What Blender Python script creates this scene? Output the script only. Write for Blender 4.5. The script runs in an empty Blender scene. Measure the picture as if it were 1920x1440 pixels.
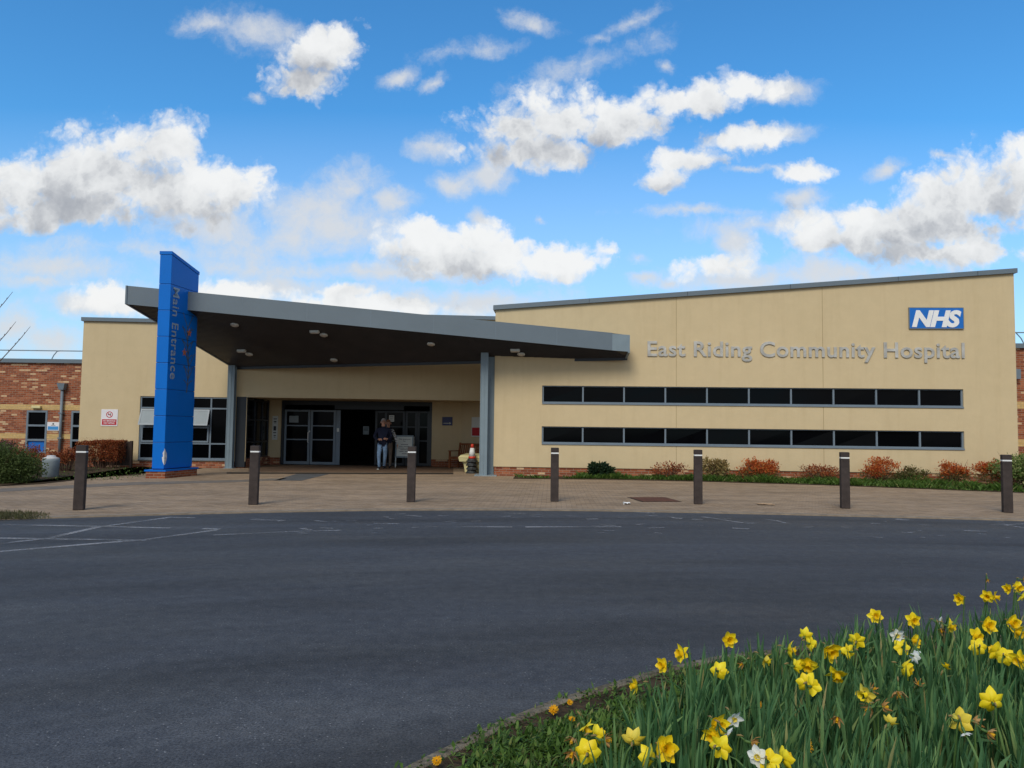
import bpy, bmesh, math, random
from mathutils import Vector, Matrix, noise
R = math.radians
random.seed(7)
scene = bpy.context.scene
C = scene.collection

# ------------------------------------------------------------------ camera
FPX, EYE = 1442.0, 1.5
PITCH, ROLL = math.atan(85/FPX), 0.0125
_c, _s = math.cos(PITCH), math.sin(PITCH)
Fw = Vector((0, _c, _s)); R0 = Vector((1, 0, 0)); U0 = Vector((0, -_s, _c))
Rt = R0*math.cos(ROLL) + U0*math.sin(ROLL)
Up = -R0*math.sin(ROLL) + U0*math.cos(ROLL)
cam = bpy.data.cameras.new('camera'); camo = bpy.data.objects.new('camera', cam); C.objects.link(camo)
m = Matrix((Rt, Up, -Fw)).transposed().to_4x4(); m.translation = (0, 0, EYE)
camo.matrix_world = m
cam.sensor_width = 36; cam.lens = 36*FPX/1920; cam.clip_start = .05; cam.clip_end = 3000
scene.camera = camo

def ray(px, py):
    return Fw + Rt*((px-960)/FPX) + Up*((720-py)/FPX)
def gp(px, py, z=0.0):            # the place on the level z seen at a photo point
    d = ray(px, py); t = (z-EYE)/d.z
    return Vector((d.x*t, d.y*t, z))
def atY(px, py, Y):
    d = ray(px, py); t = Y/d.y
    return Vector((d.x*t, Y, EYE+d.z*t))

# ------------------------------------------------------------------ materials
MATS = {}
def newmat(name):
    mt = bpy.data.materials.new(name); mt.use_nodes = True
    nt = mt.node_tree; b = nt.nodes['Principled BSDF']
    MATS[name] = mt
    return mt, nt, b
def N(nt, t, **kw):
    n = nt.nodes.new(t)
    for k, v in kw.items():
        if k in n.inputs: n.inputs[k].default_value = v
        else: setattr(n, k, v)
    return n
def ramp(nt, fac, stops):
    r = nt.nodes.new('ShaderNodeValToRGB')
    e = r.color_ramp.elements
    while len(e) < len(stops): e.new(.5)
    for i, (p, c) in enumerate(stops):
        e[i].position = p; e[i].color = (*c, 1) if len(c) == 3 else c
    nt.links.new(fac, r.inputs['Fac'])
    return r
def mixc(nt, fac, a, b, mode='MIX'):
    n = nt.nodes.new('ShaderNodeMix'); n.data_type = 'RGBA'; n.blend_type = mode
    for s, v in ((0, fac), (6, a), (7, b)):
        if hasattr(v, 'is_output'): nt.links.new(v, n.inputs[s])
        elif s == 0: n.inputs[0].default_value = v
        else: n.inputs[s].default_value = (*v, 1)
    return n.outputs[2]
def coords(nt, kind='Object', scale=(1, 1, 1), rot=0):
    t = nt.nodes.new('ShaderNodeTexCoord'); mp = nt.nodes.new('ShaderNodeMapping')
    mp.inputs['Scale'].default_value = scale; mp.inputs['Rotation'].default_value = (0, 0, rot)
    nt.links.new(t.outputs[kind], mp.inputs['Vector'])
    return mp.outputs[0]
def noisef(nt, vec, scale, detail=4, rough=.55):
    n = N(nt, 'ShaderNodeTexNoise', Scale=scale, Detail=detail, Roughness=rough)
    nt.links.new(vec, n.inputs['Vector'])
    return n.outputs['Fac']
def bump(nt, b, h, strength=.3, dist=.01):
    n = N(nt, 'ShaderNodeBump', Strength=strength, Distance=dist)
    nt.links.new(h, n.inputs['Height']); nt.links.new(n.outputs[0], b.inputs['Normal'])

def simple(name, col, rough=.6, metal=0, var=.12, scale=3, spec=.4, bscale=0, bstr=.2, bdist=.004):
    mt, nt, b = newmat(name)
    b.inputs['Roughness'].default_value = rough; b.inputs['Metallic'].default_value = metal
    b.inputs['Specular IOR Level'].default_value = spec
    v = coords(nt)
    f = noisef(nt, v, scale, 5, .6)
    lo = tuple(c*(1-var) for c in col); hi = tuple(min(1, c*(1+var)) for c in col)
    r = ramp(nt, f, [(.3, lo), (.7, hi)])
    nt.links.new(r.outputs[0], b.inputs['Base Color'])
    if bscale:
        bump(nt, b, noisef(nt, v, bscale, 3), bstr, bdist)
    return mt

def m_render():
    mt, nt, b = newmat('cream_render')
    b.inputs['Roughness'].default_value = .85; b.inputs['Specular IOR Level'].default_value = .2
    uv = coords(nt, 'UV')
    big = noisef(nt, uv, .35, 5, .6)
    base = ramp(nt, big, [(.3, (.565, .450, .272)), (.7, (.595, .475, .292))])
    st = coords(nt, 'UV', (2.2, .16, 1))
    streak = ramp(nt, noisef(nt, st, 1.6, 6, .65), [(.5, (0, 0, 0)), (.78, (1, 1, 1))])
    sm = N(nt, 'ShaderNodeMath', operation='MULTIPLY'); sm.inputs[1].default_value = .24
    nt.links.new(streak.outputs[0], sm.inputs[0])
    c = mixc(nt, sm.outputs[0], base.outputs[0], (.42, .31, .17))
    mot = ramp(nt, noisef(nt, uv, 2.6, 7, .7), [(.40, (.975, .975, .975)), (.64, (1.02, 1.02, 1.02))])
    c = mixc(nt, 1.0, c, mot.outputs[0], 'MULTIPLY')
    # sparse small spots of dirt
    vo = N(nt, 'ShaderNodeTexVoronoi', Scale=.75); nt.links.new(uv, vo.inputs['Vector'])
    sp = ramp(nt, vo.outputs['Distance'], [(.02, (1, 1, 1)), (.035, (0, 0, 0))])
    sm2 = N(nt, 'ShaderNodeMath', operation='MULTIPLY'); sm2.inputs[1].default_value = .35
    nt.links.new(sp.outputs[0], sm2.inputs[0])
    c = mixc(nt, sm2.outputs[0], c, (.2, .14, .08))
    nt.links.new(c, b.inputs['Base Color'])
    bump(nt, b, noisef(nt, uv, 160, 3), .25, .004)
m_render()

def m_brick(name, stops, mortar=(.30, .24, .18)):
    mt, nt, b = newmat(name)
    b.inputs['Roughness'].default_value = .85; b.inputs['Specular IOR Level'].default_value = .2
    uv = coords(nt, 'UV')
    br = nt.nodes.new('ShaderNodeTexBrick')
    br.inputs['Color1'].default_value = (0, 0, 0, 1); br.inputs['Color2'].default_value = (1, 1, 1, 1)
    br.inputs['Mortar'].default_value = (.5, .5, .5, 1)
    br.inputs['Scale'].default_value = 1; br.inputs['Brick Width'].default_value = .225; br.inputs['Row Height'].default_value = .075
    br.inputs['Mortar Size'].default_value = .006; br.inputs['Mortar Smooth'].default_value = .2
    nt.links.new(uv, br.inputs['Vector'])
    r = ramp(nt, br.outputs['Color'], stops)
    r.color_ramp.interpolation = 'CONSTANT' if len(stops) > 3 else 'LINEAR'
    f = noisef(nt, uv, 14, 5, .6)
    rr = ramp(nt, f, [(.3, (.8, .8, .8)), (.7, (1.15, 1.15, 1.15))])
    c = mixc(nt, 1.0, r.outputs[0], rr.outputs[0], 'MULTIPLY')
    c = mixc(nt, br.outputs['Fac'], c, mortar)
    nt.links.new(c, b.inputs['Base Color'])
    inv = N(nt, 'ShaderNodeMath', operation='SUBTRACT'); inv.inputs[0].default_value = 1
    nt.links.new(br.outputs['Fac'], inv.inputs[1])
    bump(nt, b, inv.outputs[0], .5, .008)
m_brick('red_brick', [(0, (.22, .062, .028)), (.22, (.30, .09, .04)), (.45, (.26, .075, .034)), (.62, (.36, .125, .06)), (.80, (.20, .055, .03)), (.88, (.58, .38, .22)), (.95, (.48, .26, .14))])
m_brick('buff_brick', [(0, (.52, .34, .13)), (.5, (.60, .41, .17)), (1, (.55, .36, .15))], (.42, .33, .2))

def m_asphalt():
    mt, nt, b = newmat('asphalt')
    b.inputs['Roughness'].default_value = .8; b.inputs['Specular IOR Level'].default_value = .35
    v = coords(nt)
    big = noisef(nt, coords(nt, 'Object', (.25, .8, 1)), .55, 6, .65)
    base = ramp(nt, big, [(.30, (.045, .043, .043)), (.45, (.052, .054, .060)), (.56, (.058, .059, .062)), (.7, (.068, .064, .062))])
    fine = ramp(nt, noisef(nt, v, 75, 5, .75), [(.34, (.34, .34, .34)), (.66, (1.70, 1.69, 1.67))])
    c = mixc(nt, 1.0, base.outputs[0], fine.outputs[0], 'MULTIPLY')
    med = ramp(nt, noisef(nt, v, 9, 6, .75), [(.36, (.76, .76, .77)), (.64, (1.2, 1.19, 1.17))])
    c = mixc(nt, 1.0, c, med.outputs[0], 'MULTIPLY')
    vo = N(nt, 'ShaderNodeTexVoronoi', Scale=42); nt.links.new(v, vo.inputs['Vector'])
    wn = N(nt, 'ShaderNodeTexWhiteNoise'); nt.links.new(vo.outputs['Position'], wn.inputs['Vector'])
    chip = ramp(nt, vo.outputs['Distance'], [(.12, (1, 1, 1)), (.22, (0, 0, 0))])
    sel = N(nt, 'ShaderNodeMath', operation='GREATER_THAN'); sel.inputs[1].default_value = .86
    nt.links.new(wn.outputs['Value'], sel.inputs[0])
    mu = N(nt, 'ShaderNodeMath', operation='MULTIPLY'); nt.links.new(chip.outputs[0], mu.inputs[0]); nt.links.new(sel.outputs[0], mu.inputs[1])
    mu2 = N(nt, 'ShaderNodeMath', operation='MULTIPLY'); nt.links.new(mu.outputs[0], mu2.inputs[0]); mu2.inputs[1].default_value = .55
    c = mixc(nt, mu2.outputs[0], c, (.34, .33, .32))
    # tyre polished arcs round the turning circle, worn and stained along them
    sx = nt.nodes.new('ShaderNodeSeparateXYZ'); nt.links.new(v, sx.inputs[0])
    def mt_(op, a, b_=None):
        n = nt.nodes.new('ShaderNodeMath'); n.operation = op
        for i, q in enumerate((a, b_)):
            if q is None: continue
            if hasattr(q, 'is_output'): nt.links.new(q, n.inputs[i])
            else: n.inputs[i].default_value = q
        return n.outputs[0]
    dx, dy = mt_('SUBTRACT', sx.outputs[0], 3.5), mt_('SUBTRACT', sx.outputs[1], -2.0)
    rr_ = mt_('SQRT', mt_('ADD', mt_('MULTIPLY', mt_('MULTIPLY', dx, dx), .55), mt_('MULTIPLY', dy, dy)))
    th_ = mt_('ARCTAN2', dy, dx)
    pc = nt.nodes.new('ShaderNodeCombineXYZ'); nt.links.new(mt_('MULTIPLY', rr_, .75), pc.inputs[0]); nt.links.new(mt_('MULTIPLY', th_, .9), pc.inputs[1])
    trk = ramp(nt, noisef(nt, pc.outputs[0], 1.6, 5, .6), [(.34, (.72, .71, .69)), (.47, (.95, .95, .95)), (.58, (1.06, 1.08, 1.11)), (.72, (1.30, 1.33, 1.38))])
    c = mixc(nt, 1.0, c, trk.outputs[0], 'MULTIPLY')
    crk = N(nt, 'ShaderNodeTexVoronoi', Scale=.42); crk.feature = 'DISTANCE_TO_EDGE'
    wv_ = nt.nodes.new('ShaderNodeVectorMath'); wv_.operation = 'ADD'; nt.links.new(v, wv_.inputs[0])
    wn_ = N(nt, 'ShaderNodeTexNoise', Scale=2.2, Detail=5); nt.links.new(v, wn_.inputs['Vector']); nt.links.new(wn_.outputs['Color'], wv_.inputs[1]); nt.links.new(wv_.outputs[0], crk.inputs['Vector'])
    ck_ = ramp(nt, crk.outputs['Distance'], [(.0, (1, 1, 1)), (.006, (0, 0, 0))])
    ck2 = mt_('MULTIPLY', ck_.outputs[0], mt_('GREATER_THAN', noisef(nt, v, .35, 2), .56))
    c = mixc(nt, mt_('MULTIPLY', ck2, .0), c, (.02, .02, .02))
    st_ = ramp(nt, noisef(nt, coords(nt, 'Object', (1, 1, 1)), .9, 3, .5), [(.62, (0, 0, 0)), (.74, (1, 1, 1))])
    c = mixc(nt, mt_('MULTIPLY', st_.outputs[0], .35), c, (.030, .030, .031))
    # worn pale dust toward the paving, in long scuffs
    sc = ramp(nt, noisef(nt, coords(nt, 'Object', (.5, 2.2, 1), .1), 1.3, 8, .72), [(.58, (0, 0, 0)), (.78, (1, 1, 1))])
    s2 = N(nt, 'ShaderNodeMath', operation='MULTIPLY'); nt.links.new(sc.outputs[0], s2.inputs[0]); s2.inputs[1].default_value = .3
    c = mixc(nt, s2.outputs[0], c, (.12, .12, .125))
    nt.links.new(c, b.inputs['Base Color'])
    bump(nt, b, noisef(nt, v, 130, 3), .5, .006)
m_asphalt()

def m_paving():
    mt, nt, b = newmat('block_paving')
    b.inputs['Roughness'].default_value = .9; b.inputs['Specular IOR Level'].default_value = .2
    v = coords(nt, 'Object', (1, 1, 1), R(3))
    br = nt.nodes.new('ShaderNodeTexBrick')
    br.inputs['Color1'].default_value = (0, 0, 0, 1); br.inputs['Color2'].default_value = (1, 1, 1, 1)
    br.inputs['Scale'].default_value = 1; br.inputs['Brick Width'].default_value = .2; br.inputs['Row Height'].default_value = .1
    br.inputs['Mortar Size'].default_value = .005; br.inputs['Mortar Smooth'].default_value = .3
    nt.links.new(v, br.inputs['Vector'])
    r = ramp(nt, br.outputs['Color'], [(0, (.26, .185, .120)), (.4, (.33, .235, .15)), (.75, (.36, .265, .18)), (1, (.29, .215, .15))])
    p = ramp(nt, noisef(nt, coords(nt, 'Object', (.5, 1.4, 1)), .8, 7, .68), [(.32, (.72, .72, .72)), (.66, (1.14, 1.13, 1.12))])
    c = mixc(nt, 1.0, r.outputs[0], p.outputs[0], 'MULTIPLY')
    c = mixc(nt, br.outputs['Fac'], c, (.12, .09, .065))
    w = ramp(nt, noisef(nt, coords(nt, 'Object', (.25, 1.6, 1), -.05), 1.1, 8, .75), [(.6, (0, 0, 0)), (.8, (1, 1, 1))])
    w2 = N(nt, 'ShaderNodeMath', operation='MULTIPLY'); nt.links.new(w.outputs[0], w2.inputs[0]); w2.inputs[1].default_value = .45
    c = mixc(nt, w2.outputs[0], c, (.38, .33, .28))
    nt.links.new(c, b.inputs['Base Color'])
    inv = N(nt, 'ShaderNodeMath', operation='SUBTRACT'); inv.inputs[0].default_value = 1
    nt.links.new(br.outputs['Fac'], inv.inputs[1])
    bump(nt, b, inv.outputs[0], .4, .006)
m_paving()

def m_soil(name, a, c2, scale=5):
    mt, nt, b = newmat(name)
    b.inputs['Roughness'].default_value = .95; b.inputs['Specular IOR Level'].default_value = .1
    v = coords(nt)
    r = ramp(nt, noisef(nt, v, scale, 8, .72), [(.35, a), (.65, c2)])
    nt.links.new(r.outputs[0], b.inputs['Base Color'])
    bump(nt, b, noisef(nt, v, 40, 5), .8, .03)
m_soil('soil', (.035, .024, .014), (.10, .07, .042))
m_soil('rough_grass', (.03, .055, .012), (.07, .09, .025), 1.2)
m_soil('mossy_kerb', (.085, .07, .045), (.24, .205, .155), 9)

def leafmat(name, stops, trans=.35, rough=.6):
    mt, nt, b = newmat(name)
    g = nt.nodes.new('ShaderNodeNewGeometry')
    r = ramp(nt, g.outputs['Random Per Island'], stops)
    b.inputs['Roughness'].default_value = rough; b.inputs['Specular IOR Level'].default_value = .3
    nt.links.new(r.outputs[0], b.inputs['Base Color'])
    tr = nt.nodes.new('ShaderNodeBsdfTranslucent'); nt.links.new(r.outputs[0], tr.inputs['Color'])
    mx = nt.nodes.new('ShaderNodeMixShader'); mx.inputs[0].default_value = trans
    nt.links.new(b.outputs[0], mx.inputs[1]); nt.links.new(tr.outputs[0], mx.inputs[2])
    nt.links.new(mx.outputs[0], nt.nodes['Material Output'].inputs[0])
leafmat('daffodil_leaf', [(0, (.030, .085, .028)), (.35, (.068, .168, .058)), (.7, (.118, .240, .092)), (.95, (.21, .34, .11)), (1, (.40, .33, .13))], .42)
leafmat('weed_leaf', [(0, (.035, .075, .012)), (.5, (.075, .15, .022)), (.9, (.13, .22, .04)), (1, (.25, .24, .08))])
leafmat('juniper_leaf', [(0, (.035, .055, .012)), (.5, (.065, .10, .022)), (1, (.12, .16, .045))])
leafmat('rust_leaf', [(0, (.14, .028, .014)), (.4, (.26, .058, .02)), (.75, (.38, .11, .032)), (1, (.42, .18, .06))])
leafmat('bright_rust_leaf', [(0, (.30, .045, .014)), (.5, (.50, .11, .026)), (.85, (.60, .19, .04)), (1, (.32, .22, .06))])
leafmat('olive_leaf', [(0, (.08, .06, .025)), (.5, (.15, .12, .04)), (1, (.12, .15, .045))])
leafmat('variegated_leaf', [(0, (.05, .11, .02)), (.45, (.12, .2, .04)), (.75, (.3, .34, .12)), (1, (.5, .5, .25))])
leafmat('dark_leaf', [(0, (.012, .03, .015)), (.6, (.025, .055, .025)), (1, (.05, .09, .035))])
leafmat('heather_leaf', [(0, (.07, .03, .05)), (.5, (.12, .05, .08)), (1, (.10, .08, .06))])
leafmat('dry_leaf', [(0, (.22, .15, .06)), (.6, (.34, .25, .10)), (1, (.18, .17, .06))])
leafmat('moss_leaf', [(0, (.06, .055, .025)), (.6, (.12, .11, .05)), (1, (.10, .11, .035))])
leafmat('yellow_petal', [(0, (.84, .62, .010)), (.5, (.86, .68, .016)), (1, (.88, .72, .03))], .2, .5)
leafmat('pale_yellow_petal', [(0, (.84, .62, .05)), (1, (.86, .70, .10))], .3, .5)
leafmat('gold_trumpet', [(0, (.84, .52, .004)), (1, (.87, .60, .008))], .3, .5)
leafmat('white_petal', [(0, (.80, .80, .70)), (1, (.85, .85, .78))], .3, .5)
leafmat('withered_petal', [(0, (.42, .20, .05)), (.5, (.52, .28, .09)), (1, (.56, .34, .14))], .25, .7)
leafmat('orange_petal', [(0, (.80, .40, .01)), (1, (.84, .50, .015))], .3, .6)
leafmat('flower_stem', [(0, (.07, .14, .035)), (1, (.10, .19, .05))], .15)

simple('grey_cladding', (.130, .165, .195), .45, 0, .06, .9, .4)
simple('grey_frame', (.155, .195, .235), .4, 0, .08, 2, .4)
simple('dark_frame', (.018, .023, .030), .4, 0, .1, 2, .4)
simple('steel_paint', (.19, .245, .28), .42, 0, .08, 2.5, .4)
simple('blue_panel', (.0008, .140, .55), .42, 0, .06, .8, .2)
simple('grey_letter', (.28, .34, .41), .5, 0, .1, 3)
simple('brushed_letter', (.49, .465, .42), .42, .45, .28, 3.5, .5)
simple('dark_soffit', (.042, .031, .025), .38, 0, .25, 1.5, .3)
simple('light_glass', (.50, .46, .41), .35, 0, .05)
simple('white_paint', (.78, .78, .77), .5, 0, .05)
simple('white_board', (.62, .64, .60), .5, 0, .04)
simple('sign_white', (.74, .72, .74), .45, 0, .03)
simple('sign_red', (.48, .02, .03), .45, 0, .05)
simple('sign_ink', (.05, .05, .055), .6, 0, .05)
simple('nhs_blue', (.006, .135, .50), .4, 0, .04)
simple('navy_sign', (.012, .014, .09), .4, 0, .05)
simple('cyan_sign', (.05, .27, .60), .4, 0, .05)
simple('bollard_brown', (.046, .035, .032), .75, 0, .3, 9, .25, 60, .4, .004)
simple('reflective_band', (.75, .75, .74), .35, 0, .06)
simple('timber', (.26, .085, .028), .6, 0, .3, 6)
simple('dark_timber', (.035, .022, .017), .8, 0, .35, 6)
simple('cone_red', (.62, .045, .02), .5, 0, .15, 8)
simple('cone_white', (.74, .74, .72), .5, 0, .06)
simple('black_rubber', (.035, .038, .038), .6, 0, .3, 8)
simple('cream_plastic', (.60, .54, .28), .5, 0, .08, 4)
simple('concrete_bin', (.23, .27, .29), .8, 0, .15, 6, .3, 50, .4, .004)
simple('lid_white', (.5, .5, .5), .55, 0, .1, 6)
simple('rust_iron', (.10, .035, .018), .85, 0, .3, 8)
simple('slot_iron', (.028, .02, .014), .8, 0, .3, 8)
simple('mat_brown', (.135, .080, .045), .95, 0, .25, 4)
simple('edge_blocks', (.235, .185, .135), .9, 0, .25, 6)
simple('grey_band', (.155, .130, .105), .9, 0, .25, 3)
simple('slate_band', (.085, .085, .085), .9, 0, .2, 3)
simple('card', (.42, .27, .15), .8, 0, .2, 6)
simple('litter', (.75, .75, .74), .7, 0, .1, 9)
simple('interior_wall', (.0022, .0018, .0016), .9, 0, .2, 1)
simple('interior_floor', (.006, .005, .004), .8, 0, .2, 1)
simple('joint', (.33, .245, .13), .9, 0, .1, 3)
simple('bark', (.05, .04, .034), .85, 0, .3, 12)
simple('twig', (.10, .055, .035), .85, 0, .3, 12)
simple('scar', (.55, .56, .58), .6, 0, .3, 9)
simple('scuff_grey', (.02, .11, .33), .6, 0, .3, 9)
simple('star_orange', (.40, .12, .06), .5, 0, .1)
simple('emblem_grey', (.06, .10, .17), .5, 0, .2)
simple('blind', (.24, .28, .30), .6, 0, .08, 2)
simple('skin', (.52, .27, .18), .55, 0, .1, 9)
simple('navy_cloth', (.008, .011, .032), .85, 0, .2, 9)
simple('denim', (.20, .31, .46), .9, 0, .4, 7)
simple('beige_cloth', (.16, .12, .09), .9, 0, .15, 9)
simple('shoe_dark', (.012, .012, .016), .6, 0, .2, 9)
simple('grey_hair', (.42, .38, .35), .7, 0, .2, 30)
simple('brown_hair', (.25, .11, .05), .7, 0, .2, 30)
simple('lens_dark', (.02, .02, .02), .3, 0, .1)

def m_check():
    mt, nt, b = newmat('patterned_cloth')
    ch = N(nt, 'ShaderNodeTexVoronoi', Scale=26); nt.links.new(coords(nt), ch.inputs['Vector'])
    r = ramp(nt, ch.outputs['Color'], [(.35, (.06, .06, .065)), (.5, (.65, .65, .65))])
    nt.links.new(r.outputs[0], b.inputs['Base Color']); b.inputs['Roughness'].default_value = .9
m_check()
def m_glass():
    mt, nt, b = newmat('dark_glass')
    b.inputs['Base Color'].default_value = (.0016, .0018, .0025, 1); b.inputs['Roughness'].default_value = .06
    b.inputs['Specular IOR Level'].default_value = .07
    v = coords(nt, 'Object')
    bump(nt, b, noisef(nt, v, .7, 2), .06, .02)
m_glass()
def m_line():
    mt, nt, b = newmat('worn_white_line')
    b.inputs['Base Color'].default_value = (.40, .40, .41, 1); b.inputs['Roughness'].default_value = .85
    v = coords(nt)
    a = N(nt, 'ShaderNodeMath', operation='ADD')
    nt.links.new(noisef(nt, v, 1.3, 3, .6), a.inputs[0]); nt.links.new(noisef(nt, v, 26, 6, .75), a.inputs[1])
    r = ramp(nt, a.outputs[0], [(.90, (0, 0, 0)), (1.0, (1, 1, 1))])
    mm = N(nt, 'ShaderNodeMapRange'); mm.inputs['From Min'].default_value = .84; mm.inputs['From Max'].default_value = 1.2
    mm.inputs['To Min'].default_value = .0; mm.inputs['To Max'].default_value = .68
    nt.links.new(a.outputs[0], mm.inputs[0]); nt.links.new(mm.outputs[0], b.inputs['Alpha'])
m_line()

# ------------------------------------------------------------------ mesh builder
class MB:
    def __init__(s): s.v = []; s.f = []; s.smooth = False
    def add(s, vs, fs):
        o = len(s.v); s.v += [tuple(v) for v in vs]; s.f += [tuple(i+o for i in f) for f in fs]; return s
    def hexa(s, p):       # p: bottom 4 then top 4, both in the same turning sense
        return s.add(p, [(3, 2, 1, 0), (4, 5, 6, 7), (0, 1, 5, 4), (1, 2, 6, 5), (2, 3, 7, 6), (3, 0, 4, 7)])
    def box(s, x0, x1, y0, y1, z0, z1):
        return s.hexa([(x0, y0, z0), (x1, y0, z0), (x1, y1, z0), (x0, y1, z0), (x0, y0, z1), (x1, y0, z1), (x1, y1, z1), (x0, y1, z1)])
    def fbox(s, F, a0, a1, d0, d1, z0, z1):   # in a wall frame: a along, d outward, z up
        q = [F(a0, d1), F(a1, d1), F(a1, d0), F(a0, d0)]
        return s.hexa([(*p, z0) for p in q] + [(*p, z1) for p in q])
    def quad(s, a, b, c, d): return s.add([a, b, c, d], [(0, 1, 2, 3)])
    def poly(s, pts): return s.add(pts, [tuple(range(len(pts)))])
    def prism(s, bot, top):
        n = len(bot)
        return s.add(list(bot)+list(top), [tuple(range(n-1, -1, -1)), tuple(range(n, 2*n))] + [(i, (i+1) % n, (i+1) % n+n, i+n) for i in range(n)])
    def tube(s, pts, rad, n=8, caps=True):
        pts = [Vector(p) for p in pts]
        if not isinstance(rad, (list, tuple)): rad = [rad]*len(pts)
        o = len(s.v); prev = None
        for i, p in enumerate(pts):
            t = (pts[min(i+1, len(pts)-1)] - pts[max(i-1, 0)]).normalized()
            if prev is None:
                a = t.orthogonal().normalized()
            else:
                a = (prev - t*prev.dot(t)).normalized()
            prev = a; b = t.cross(a)
            for k in range(n):
                w = 2*math.pi*k/n
                s.v.append(tuple(p + (a*math.cos(w)+b*math.sin(w))*rad[i]))
        for i in range(len(pts)-1):
            for k in range(n):
                s.f.append((o+i*n+k, o+i*n+(k+1) % n, o+(i+1)*n+(k+1) % n, o+(i+1)*n+k))
        if caps:
            s.f.append(tuple(o+k for k in range(n-1, -1, -1)))
            s.f.append(tuple(o+(len(pts)-1)*n+k for k in range(n)))
        return s
    def lathe(s, prof, n=24, c=(0, 0, 0)):
        o = len(s.v)
        for r, z in prof:
            for k in range(n):
                w = 2*math.pi*k/n
                s.v.append((c[0]+r*math.cos(w), c[1]+r*math.sin(w), c[2]+z))
        for i in range(len(prof)-1):
            for k in range(n):
                s.f.append((o+i*n+k, o+i*n+(k+1) % n, o+(i+1)*n+(k+1) % n, o+(i+1)*n+k))
        s.f.append(tuple(o+k for k in range(n-1, -1, -1)))
        s.f.append(tuple(o+(len(prof)-1)*n+k for k in range(n)))
        return s
    def mesh(s, name):
        me = bpy.data.meshes.new(name); me.from_pydata(s.v, [], s.f); me.update()
        uv = me.uv_layers.new(name='UVMap')
        for p in me.polygons:
            n = p.normal
            if abs(n.z) > .7: f = lambda v: (v.x, v.y)
            else:
                L = math.hypot(n.x, n.y) or 1; tx, ty = -n.y/L, n.x/L
                f = lambda v, tx=tx, ty=ty: (v.x*tx+v.y*ty, v.z)
            for li in p.loop_indices:
                uv.data[li].uv = f(me.vertices[me.loops[li].vertex_index].co)
            if s.smooth: p.use_smooth = True
        return me
    def build(s, name, mat, parent=None, smooth=False, bevel=0):
        s.smooth = smooth
        me = s.mesh(name); me.materials.append(MATS[mat])
        o = bpy.data.objects.new(name, me); C.objects.link(o)
        if parent is not None:
            o.parent = parent
            if parent.type == 'EMPTY' or True:
                o.matrix_parent_inverse = Matrix.Identity(4)
        if bevel:
            bv = o.modifiers.new('bevel', 'BEVEL'); bv.width = bevel; bv.segments = 2; bv.limit_method = 'ANGLE'
        return o
def tag(o, label=None, cat=None, group=None, kind=None):
    if label: o['label'] = label
    if cat: o['category'] = cat
    if group: o['group'] = group
    if kind: o['kind'] = kind
    return o
def thing(name, label, cat, loc=(0, 0, 0), rz=0, group=None):
    o = bpy.data.objects.new(name, None); C.objects.link(o); o.empty_display_size = .2
    o.location = loc; o.rotation_euler = (0, 0, rz)
    return tag(o, label, cat, group)
def struct(name, mb, mat): return tag(mb.build(name, mat), kind='structure')
def copy_tree(o, parent=None):
    c = o.copy(); C.objects.link(c)
    if parent is not None: c.parent = parent
    for ch in list(o.children): copy_tree(ch, c)
    return c
def frame(P, Q):
    d = Vector((Q[0]-P[0], Q[1]-P[1])); d.normalize(); n = Vector((d.y, -d.x)); P = Vector(P[:2])
    return lambda a, dd=0: tuple(P + d*a + n*dd)

def wall_holes(mb, F, a0, a1, z0, ztop, holes, depth=.12, d=0):
    """front face of a wall in frame F with rectangular openings and their reveals; ztop(a) may slope"""
    A = sorted({a0, a1, *[h[0] for h in holes], *[h[1] for h in holes]})
    Z = sorted({z0, *[h[2] for h in holes], *[h[3] for h in holes]})
    zmax = max(ztop(a0), ztop(a1)); Z.append(zmax+1)
    for i in range(len(A)-1):
        for j in range(len(Z)-1):
            am, zm = (A[i]+A[i+1])/2, (Z[j]+Z[j+1])/2
            if any(h[0] < am < h[1] and h[2] < zm < h[3] for h in holes): continue
            last = j == len(Z)-2
            t0 = ztop(A[i]) if last else Z[j+1]; t1 = ztop(A[i+1]) if last else Z[j+1]
            mb.quad((*F(A[i], d), Z[j]), (*F(A[i+1], d), Z[j]), (*F(A[i+1], d), t1), (*F(A[i], d), t0))
    for h0, h1, y0, y1 in holes:
        p = lambda a, dd, z: (*F(a, d+dd), z)
        mb.quad(p(h0, 0, y0), p(h0, -depth, y0), p(h1, -depth, y0), p(h1, 0, y0))
        mb.quad(p(h0, 0, y1), p(h1, 0, y1), p(h1, -depth, y1), p(h0, -depth, y1))
        mb.quad(p(h0, 0, y0), p(h0, 0, y1), p(h0, -depth, y1), p(h0, -depth, y0))
        mb.quad(p(h1, 0, y0), p(h1, -depth, y0), p(h1, -depth, y1), p(h1, 0, y1))
    return mb

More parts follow.
